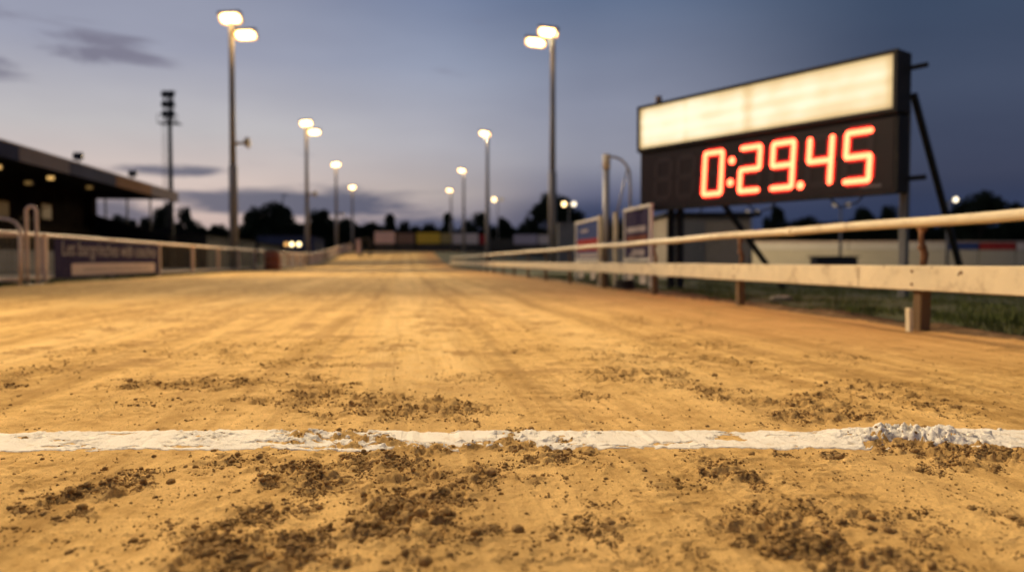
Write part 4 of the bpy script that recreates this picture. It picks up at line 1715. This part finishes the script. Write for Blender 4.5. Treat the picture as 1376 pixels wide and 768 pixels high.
# front parapet wall
b = MB()
b.bar(gp(Y0, 1.2, .5), gp(Y1 - .4, 1.2, .5), .15, 1.0, .02)
b.build('parapet', M['concrete'], gs, o)
# little lamps under the roof
for y, bkk, z in ((32.4, 1.5, 4.55), (37.2, 1.5, 4.62), (35.0, 1.5, 4.15), (41.7, 1.5, 4.6), (33.3, 3.4, 3.6)):
    q = gp(y, bkk, z)
    b = MB()
    b.box(q, (.40, .14, .24), (0, 0, .2), .03)
    f = b.build('bulkhead_lamp', M['housing'], gs, o)
    b = MB()
    b.box(q + Vector((.02, -.085, -.01)), (.30, .03, .16), (0, 0, .2), .01)
    if 'stand_lamp' not in M:
        M['stand_lamp'] = emit('stand_lamp_glass', (1, .58, .18), 1.0)
        M['stand_lamp_dim'] = emit('stand_lamp_glass_dim', (1, .58, .18), .16)
    b.build('lamp_glass', M['stand_lamp'] if y in (32.4, 37.2) else M['stand_lamp_dim'], f, o)
# warm windows of the bar at the back of the stand
for y, z, w_ in ((39.8, 3.3, 3.4), (45.8, 3.5, 1.2), (43.4, 2.5, 1.4)):
    b = MB()
    b.bar(gp(y - w_ / 2, DEP - .12, z), gp(y + w_ / 2, DEP - .12, z), .03, .9, .005)
    b.build('lit_window', M['win_warm'] if 'win_warm' in M else M.setdefault('win_warm', emit('dim_bar_window', (1, .50, .14), .045)), gs, o)


# small floodlights perched on the stand roof
def roof_lamp(label, y):
    q = gp(y, .1, 5.25)
    rt = root('roof_floodlight', label, 'floodlight', q, .3, 'small floodlights on the grandstand roof')
    b = MB()
    b.tube([(0, 0, 0), (0, 0, .26)], .035, 8)
    b.build('stem', M['steel_dark'], rt)
    b = MB()
    b.box((0, -.06, .42), (.44, .22, .34), (R(-28), 0, 0), .03)
    h_ = b.build('lamp_housing', M['steel_dark'], rt)
    b = MB()
    b.box((0, -.175, .365), (.36, .015, .26), (R(-28), 0, 0), .005)
    b.build('lamp_glass', M['housing'], h_)


roof_lamp('small unlit floodlight on the stand roof edge, nearer of the two', 36.9)
roof_lamp('small unlit floodlight on the stand roof edge, farther of the two', 44.2)


# ------------------------------------------------------------------ sheds beyond the stand
def shed(label, u0, y0, y1, dep, h, wall, roofm, rise=.5, win=None):
    c = Vector((XU(u0, y0), y0, bz(XU(u0, y0), y0)))
    rt = root('shed', label, 'shed', c, math.atan2(1, -TS) - math.pi / 2, 'low sheds beyond the stand')
    L = y1 - y0
    b = MB()
    b.box((-dep / 2, L / 2, h / 2 - .5), (dep, L, h + 1.0), None, .02)
    b.build('wall', wall, rt)
    b = MB()
    b.add([(.3, -.3, h + .01), (.3, L + .3, h + .01), (-dep - .3, L + .3, h + .01), (-dep - .3, -.3, h + .01), (-dep / 2, -.3, h + rise), (-dep / 2, L + .3, h + rise)],
          [(0, 1, 5, 4), (4, 5, 2, 3), (0, 4, 3), (1, 2, 5), (0, 3, 2, 1)])
    b.build('roof', roofm, rt)
    for k in range(int(L // 5)):
        b = MB()
        b.box((.012, 2.5 + k * 5, h * .55), (.03, 1.6, .7), None, .005)
        b.build('window', M['steel_dark'], rt)
    return rt


s1 = shed('long low dark shed running on from the end of the grandstand', -14.5, 54.5, 72, 7, 2.5, M['shed'], M['roof_dark'])
s2 = shed('dark shed with three round lamps on its wall beyond the orange drum', -15, 76, 92, 8, 2.0, M['shed'], M['roof_dark'])
s3 = shed('taller slate shed between the second and third left floodlights', -11.8, 96, 108, 7, 2.4, M['fascia_mid'], M['roof_dark'], .3)

# bulkhead lamps on the shed by the fence
for px, dim, lb in ((384.5, True, 'dim amber round lamp, left of the trio beyond the drum'), (392, False, 'bright round lamp in the middle of the trio beyond the drum'), (401.5, False, 'bright round lamp at the right of the trio beyond the drum')):
    q = P(px, 328, 72)
    rt = root('yard_lamp', lb, 'lamp', (q.x, q.y, 0), 0, 'three round yard lamps')
    b = MB()
    b.tube([(0, .06, 0), (0, .06, q.z)], .04, 8)
    b.build('post', M['steel_dark'], rt)
    b = MB()
    b.tube([(0, .10, q.z), (0, .02, q.z)], [.17, .22], 16)
    h_ = b.build('lamp_housing', M['steel_dark'], rt)
    b = MB()
    b.tube([(0, .019, q.z), (0, -.02, q.z)], [.19, .17], 16)
    b.build('lamp_glass', M['lamp_dim'] if dim and 'lamp_dim' in M else (M.setdefault('lamp_dim', emit('dim_amber_glass', (1, .5, .14), 1.6)) if dim else M.setdefault('lamp_yard', emit('yard_lamp_glass', (1, .78, .40), 5.5))), h_)

# ------------------------------------------------------------------ tall mast behind the stand
my = 92.0
mq = P(231, 351, my)
mt = root('floodlight_mast', 'tall slender unlit mast with a rack of lamps behind the grandstand', 'mast', (mq.x, my, bz(mq.x, my)))
hm = P(231, 122, my).z - mt.location.z
b = MB()
b.tube([(0, 0, 0), (0, 0, hm * .35), (0, 0, hm)], [.36, .28, .20], 12)
b.build('pole', M['steel_dark'], mt, (0, 0, 0), True)
b = MB()
for k in range(40):
    z = 1 + k * (hm - 6) / 40
    b.bar((-.9, 0, z), (-.55, 0, z), .03, .03)
for xx in (-.9, -.55):
    b.bar((xx, 0, 0), (xx, 0, hm - 4), .04, .04)
b.build('ladder', M['steel_dark'], mt)
b = MB()
for z in (hm - 3.6, hm - 2.0, hm - .2):
    w_ = .85 if z > hm - 4 else 1.2
    b.bar((-w_, -.2, z), (w_, -.2, z), .12, .12)
for xx in (-.5, .5):
    b.bar((xx, -.2, hm - 3.6), (xx, -.2, hm), .1, .1)
b.box((0, 0, hm - 4.0), (2.5, 1.4, .08))
for xx in (-1.22, 0, 1.22):
    b.bar((xx, -.65, hm - 4.0), (xx, -.65, hm - 3.0), .06, .06)
b.bar((-1.22, -.65, hm - 3.0), (1.22, -.65, hm - 3.0), .06, .06)
b.build('rack', M['steel_dark'], mt)
for z in (hm - 2.9, hm - 1.7, hm - .5):
    for xx in (-.42, .42):
        b = MB()
        b.box((xx, -.4, z), (.68, .45, .72), (R(-18), 0, 0), .06)
        b.build('lamp_housing', M['steel_dark'], mt)

# ------------------------------------------------------------------ twin lamps far off
def t_lamp(label, px, ytop, Y, sep, lit, size=.30, power=0):
    q = P(px, ytop, Y)
    x, z0 = q.x, bz(q.x, Y)
    rt = root('twin_lamp_post', label, 'lamp post', (x, Y, z0), 0, 'distant twin lamp posts')
    h = q.z - z0
    b = MB()
    b.tube([(0, 0, 0), (0, 0, h - .25)], [.12, .08], 8)
    b.tube([(-sep / 2, 0, h), (-sep / 4, 0, h - .15), (0, 0, h - .25), (sep / 4, 0, h - .15), (sep / 2, 0, h)], .05, 6)
    b.build('pole', M['pole'], rt, (0, 0, 0), True)
    for sx_, on in zip((-1, 1), lit):
        b = MB()
        b.box((sx_ * sep / 2, .05, h + .06), (size * 2.2, size * 1.6, .18), (R(-35), 0, 0), .04)
        h_ = b.build('lamp_housing', M['box_grey'], rt)
        b = MB()
        c_ = Vector((sx_ * sep / 2, -.16, h - .02))
        b.tube([c_, c_ + Vector((0, -.05, -.02))], [size, size * .9], 14)
        b.build('lamp_glass', on, h_)
    if power:
        spot(rt, (0, .9, h - .1), (2.0, 14.0, -1.0), power, size=R(140))  # beam added behind the heads to brighten the far hoardings
    return rt


dimg = emit('dim_lamp_glass', (1, .78, .55), .35)
t_lamp('distant twin lamp, both lit, just right of the nearest infield floodlight', 764.5, 274, 135, 1.75, (M['lamp_soft'], M['lamp_cool']), .40)
t_lamp('distant twin lamp beside the second infield floodlight', 669, 268, 150, 1.5, (M['lamp_soft'], dimg), .42)
t_lamp('distant unlit twin lamp with an added beam, below the timer digits', 1130, 275, 60, 1.1, (dimg, dimg), .17, 1900)
t_lamp('distant twin lamp with one head lit at the far right', 1274, 268, 58, 1.0, (dimg, M['lamp_cool']), .19, 1900)
t_lamp('added faint distant twin lamp under the left half of the timer', 1010, 284, 64, .8, (dimg, dimg), .14, 1500)  # post added for its beam on the far straight
# thin unlit pole
q = P(380, 262, 150)
tp = root('lamp_post', 'thin dark unlit lamp post beside the round tree', 'lamp post', (q.x, 150, bz(q.x, 150)))
b = MB()
hh = q.z - bz(q.x, 150)
b.tube([(0, 0, 0), (0, 0, hh)], [.16, .10], 8)
b.build('pole', M['steel_dark'], tp, (0, 0, 0), True)
b = MB()
b.box((.45, 0, hh), (1.1, .4, .2), None, .05)
b.build('lamp_head', M['steel_dark'], tp)


# ------------------------------------------------------------------ hoardings round the far bend
def hoarding(label, x0, x1, Y, z0, z1, mt, skirt=True, wr=None, mt2=None):
    cx = (x0 + x1) / 2
    gz = bz(cx, Y)
    rt = root('hoarding', label, 'hoarding', (cx, Y, gz), 0, 'hoardings round the far side of the track')
    w_ = x1 - x0
    b = MB()
    b.box((0, 0, (z0 + z1) / 2 - gz), (w_ - .08, .08, z1 - z0), None, .02)
    b.build('board', mt, rt)
    b = MB()
    n = max(2, int(w_ / 3) + 1)
    for k in range(n):
        x = -w_ / 2 + .15 + (w_ - .3) * k / (n - 1)
        b.box((x, .12, (z1 - gz) / 2), (.12, .12, z1 - gz), None, .01)
    b.build('frame', M['h_dark'], rt)
    if skirt:
        b = MB()
        b.box((0, .05, (z0 - gz) / 2 - .1), (w_ - .02, .05, z0 - gz + .16), None, .01)
        b.build('skirt', mt2 or M['h_dark'], rt)
    return rt


HY = 122.0
for xa, xb, ta, ba, mm, lb in ((503, 531, 311, 327, 'h_pink', 'pale pink raised hoarding at the left of the bend'), (533, 557, 313, 327, 'h_brown', 'dark brown hoarding between the pink and yellow ones'),
                               (559.5, 592, 312.5, 327, 'yellow', 'bright yellow hoarding on the far bend'), (592.5, 607, 313, 327, 'olive', 'short olive hoarding beside the yellow one'),
                               (608, 643, 313.5, 327.5, 'h_white', 'off-white hoarding right of the olive one'), (644, 655, 315, 328, 'h_red', 'short dark red hoarding behind the second infield floodlight'),
                               (690, 722, 315, 328, 'h_lilac', 'pale lilac hoarding left of the nearest infield floodlight'), (723, 741, 315.5, 328, 'h_white', 'short whitish hoarding right beside the infield floodlight')):
    a_, b_ = P(xa, ba, HY), P(xb, ta, HY)
    hoarding(lb, a_.x, b_.x, HY, a_.z, b_.z, M[mm])
# dark low fence between, under the hoardings
q0, q1 = P(656, 336, HY), P(689, 318, HY)
hoarding('unpainted dark hoarding in the gap before the lilac one', q0.x, q1.x, HY, 2.6, 4.2, M['h_dark'])
q0, q1 = P(742, 336, HY), P(800, 318, HY)
hoarding('long dark hoarding hidden behind the grey cabinet', q0.x, q1.x, HY, 1.2, 4.0, M['h_dark'])

# far straight: white barrier with coloured boards
FY = 72.0
zt, zm_, zb = P(0, 325, FY).z, P(0, 335.5, FY).z, .0
cream = mat('far_barrier_cream', (.46, .42, .32), .8, 0, .12, .3)
M['far_white'] = mat('far_barrier_white', (.52, .49, .43), .8, 0, .12, .3)
for xa, xb, mm, lb in ((770, 1000, 'far_white', 'white far-side hoarding passing behind the signs and the hut'), (1000, 1140, 'far_white', 'white far-side hoarding seen under the timer'),
                       (1140, 1272, 'far_white', 'white far-side hoarding between the dark box and the blue board'),
                       (1273, 1315, 'h_blue', 'blue and white hoarding on the far straight'), (1316, 1365, 'h_red', 'red hoarding on the far straight'), (1366, 1500, 'h_white', 'plain white hoarding right of the red one'),
                       (1501, 1720, 'h_blue', 'blue hoarding beyond the white one on the far straight')):
    hoarding(lb, P(xa, 330, FY).x, P(xb, 330, FY).x, FY, zm_, zt - .05, M[mm], True, None, cream)
fr = MB()
fr.tube([(P(770, 330, FY).x, FY - .3, zt + .02), (P(1720, 330, FY).x, FY - .3, zt + .02)], .05, 6)
o_ = fr.build('far_rail', M['white_paint'], None, (P(1245, 330, FY).x, FY, 0), True)
o_.location = (P(1245, 330, FY).x, FY, 0)
tag(o_, 'thin white rail along the top of the far straight hoardings', 'rail')

# dark low box on the infield
q = P(1120, 350, 50)
bx = root('tractor_shelter', 'low dark box-like shelter in the middle of the infield', 'shelter', (q.x, 50, 0))
b = MB()
b.box((0, 0, .38), (2.7, 1.2, .80), None, .03)
b.build('wall', M['shed'], bx)
b = MB()
b.box((0, 0, .82), (3.0, 1.5, .07), None, .02)
b.build('roof', M['roof_dark'], bx)

# timber gate frame far down on the left
gy_ = 88.0
q = P(487, 350, gy_)
tg = root('gate_frame', 'dark timber gate frame with a pale panel where the outer fence meets the bend', 'gate', (q.x, gy_, bz(q.x, gy_)))
b = MB()
b.bar((-.25, 0, 0), (0, 0, 2.2), .2, .2, .02)
b.bar((.95, 0, 0), (.7, 0, 2.2), .2, .2, .02)
b.bar((-.3, 0, 2.15), (1.0, 0, 2.15), .2, .22, .02)
b.build('frame', M['h_dark'], tg)
b = MB()
b.box((-.45, -.12, 1.25), (.5, .05, 1.7), None, .01)
b.build('panel', M['h_pink'], tg)


# ------------------------------------------------------------------ trees
def tree_meshes(seed, w=1.0, conical=False):
    rs_ = np.random.RandomState(seed)
    mb = MB()
    mb.tube([(0, 0, 0), (.01, 0, .25), (.0, .01, .55)], [.035, .028, .015], 8)
    limbs = []
    for k in range(9):
        a = rs_.rand() * 6.28
        z = .25 + .4 * rs_.rand()
        e = Vector((math.cos(a) * .32 * w * rs_.uniform(.6, 1), math.sin(a) * .32 * w * rs_.uniform(.6, 1), z + .22 * rs_.rand() + .05))
        mb.tube([(0, 0, z - .05), tuple(e * .55 + Vector((0, 0, z * .45))), e], [.014, .009, .004], 5)
        limbs.append(e)
    tr = mb.mesh('trunk')
    tr.materials.append(M['bark'])
    # leaf clumps
    cl = []
    for k in range(34):
        if conical:
            z = .15 + .85 * rs_.rand()
            rr = (1.02 - z) * .42 * w * math.sqrt(rs_.rand())
        else:
            t = rs_.rand() * 2 - 1
            z = .60 + .33 * t
            rr = .42 * w * math.sqrt(max(0, 1 - t * t)) * rs_.rand() ** .4
        a = rs_.rand() * 6.28
        cl.append((rr * math.cos(a), rr * math.sin(a), z, rs_.uniform(.10, .19)))
    n = 12000
    ci = rs_.randint(0, len(cl), n)
    C = np.array(cl)[ci]
    d = rs_.normal(size=(n, 3))
    d /= np.linalg.norm(d, axis=1)[:, None]
    pos = C[:, :3] + d * (C[:, 3] * rs_.rand(n) ** .45)[:, None]
    s_ = .015 + .016 * rs_.rand(n)
    a1 = rs_.normal(size=(n, 3)); a1 /= np.linalg.norm(a1, axis=1)[:, None]
    a2 = np.cross(a1, rs_.normal(size=(n, 3))); a2 /= np.linalg.norm(a2, axis=1)[:, None]
    V = np.stack([pos - a1 * s_[:, None], pos + a2 * s_[:, None] * .7, pos + a1 * s_[:, None], pos - a2 * s_[:, None] * .7], 1)
    me = bpy.data.meshes.new('crown')
    me.vertices.add(n * 4)
    me.vertices.foreach_set('co', V.astype(np.float32).reshape(-1))
    me.loops.add(n * 4)
    me.loops.foreach_set('vertex_index', np.arange(n * 4, dtype=np.int32))
    me.polygons.add(n)
    me.polygons.foreach_set('loop_start', np.arange(0, n * 4, 4, dtype=np.int32))
    me.update(calc_edges=True)
    me.materials.append(M['leaf'])
    return tr, me


TM = [tree_meshes(401), tree_meshes(402, 1.1), tree_meshes(403, .9), tree_meshes(404, .6, True), tree_meshes(405, 1.15)]
trees = [  # px centre, top py, width px, distance, variant, label
    (250, 286, 34, 150, 0, 'small round tree beside the tall mast'), (222, 284, 40, 150, 2, 'tree partly hidden by the far end of the stand'),
    (281, 300, 46, 155, 1, 'low tree between the tall mast and nearest left floodlight'), (333, 304, 40, 150, 4, 'low tree just right of the nearest left floodlight'),
    (368, 280, 66, 140, 4, 'big rounded tree between the first and second left floodlights'), (432, 289, 60, 150, 0, 'dark tree just right of the second left floodlight'),
    (462, 300, 50, 150, 4, 'dark tree behind the third left floodlight'), (500, 306, 40, 155, 2, 'low tree behind the gate frame'),
    (524, 294, 24, 160, 3, 'narrow pointed tree above the pink hoarding'), (545, 303, 30, 165, 0, 'small tree above the brown hoarding'), (570, 299, 36, 165, 1, 'tree above the yellow hoarding'),
    (602, 293, 22, 160, 3, 'narrow pointed tree at the farthest infield floodlight'), (628, 302, 30, 165, 4, 'small tree behind the off-white hoarding'), (646, 292, 36, 160, 0, 'tree just left of the second infield floodlight'),
    (676, 300, 34, 165, 2, 'tree right of the second infield floodlight'), (712, 300, 40, 160, 4, 'tree behind the lilac hoarding'), (744, 269, 80, 150, 4, 'large spreading tree behind the nearest infield floodlight and cabinet'),
    (1043, 284, 38, 170, 0, 'round tree seen under the middle of the timer'), (1085, 298, 60, 170, 4, 'low wide tree under the right half of the timer'), (1118, 296, 40, 175, 1, 'tree just behind the distant unlit twin lamp'),
    (1160, 288, 46, 170, 2, 'tree under the right end of the timer'), (1192, 284, 44, 170, 0, 'tree behind the right leg of the scoreboard'),
    (1250, 296, 50, 180, 1, 'low tree behind the diagonal brace'), (1318, 267, 74, 165, 4, 'large domed tree above the blue and red hoardings'), (1366, 280, 50, 175, 0, 'tree at the right edge above the white hoarding'),
    (1420, 276, 70, 170, 1, 'tree beyond the right edge'), (985, 296, 40, 175, 2, 'tree just right of the hut roof'), (810, 296, 60, 165, 0, 'tree behind the framed signs'), (860, 290, 60, 165, 1, 'tree hidden behind the near sign'),
    (160, 296, 40, 150, 4, 'tree seen through the open end of the stand'), (190, 290, 34, 155, 1, 'second tree seen through the open end of the stand')]
rnd = random.Random(9)
for px, top, wpx, Y, v, lb in trees:
    if px > 1376:
        continue
    q = P(px, top, Y)
    h_ = q.z + .3
    wm = wpx / FPX * Y
    rt = root('tree', lb, 'tree', (q.x, Y, 0), rnd.uniform(0, 6.28), 'trees along the horizon')
    kx = wm / (.95 if v != 3 else .5)
    rt.scale = (kx, kx, h_ * 1.03)
    for nm, me in zip(('trunk', 'crown'), TM[v]):
        o_ = bpy.data.objects.new(nm, me)
        COL.objects.link(o_)
        o_.parent = rt

# far wood: one mass of foliage along the horizon
rs_ = np.random.RandomState(77)
n = 60000
t = rs_.rand(n)
ax_ = -125 + 330 * t
ay_ = 178 + 14 * rs_.rand(n) + .0 * ax_
top = 6.6 + 3.2 * fbm(ax_ * .06 + 50, ax_ * 0 + 1, 501, 4) + 1.6 * (fbm(ax_ * .35 + 90, ax_ * 0, 505, 3) - .5)
az_ = top * (1 - rs_.rand(n) ** 1.6 * 1.0)
pos = np.stack([ax_, ay_, az_], 1)
s_ = .45 + .45 * rs_.rand(n)
a1 = rs_.normal(size=(n, 3)); a1 /= np.linalg.norm(a1, axis=1)[:, None]
a2 = np.cross(a1, rs_.normal(size=(n, 3))); a2 /= np.linalg.norm(a2, axis=1)[:, None]
V = np.stack([pos - a1 * s_[:, None], pos + a2 * s_[:, None] * .7, pos + a1 * s_[:, None], pos - a2 * s_[:, None] * .7], 1)
me = bpy.data.meshes.new('far_wood')
me.vertices.add(n * 4)
me.vertices.foreach_set('co', V.astype(np.float32).reshape(-1))
me.loops.add(n * 4)
me.loops.foreach_set('vertex_index', np.arange(n * 4, dtype=np.int32))
me.polygons.add(n)
me.polygons.foreach_set('loop_start', np.arange(0, n * 4, 4, dtype=np.int32))
me.update(calc_edges=True)
me.materials.append(M['leaf'])
o_ = bpy.data.objects.new('treeline', me)
COL.objects.link(o_)
tag(o_, 'continuous dark treeline on the horizon', 'trees', kind='stuff')
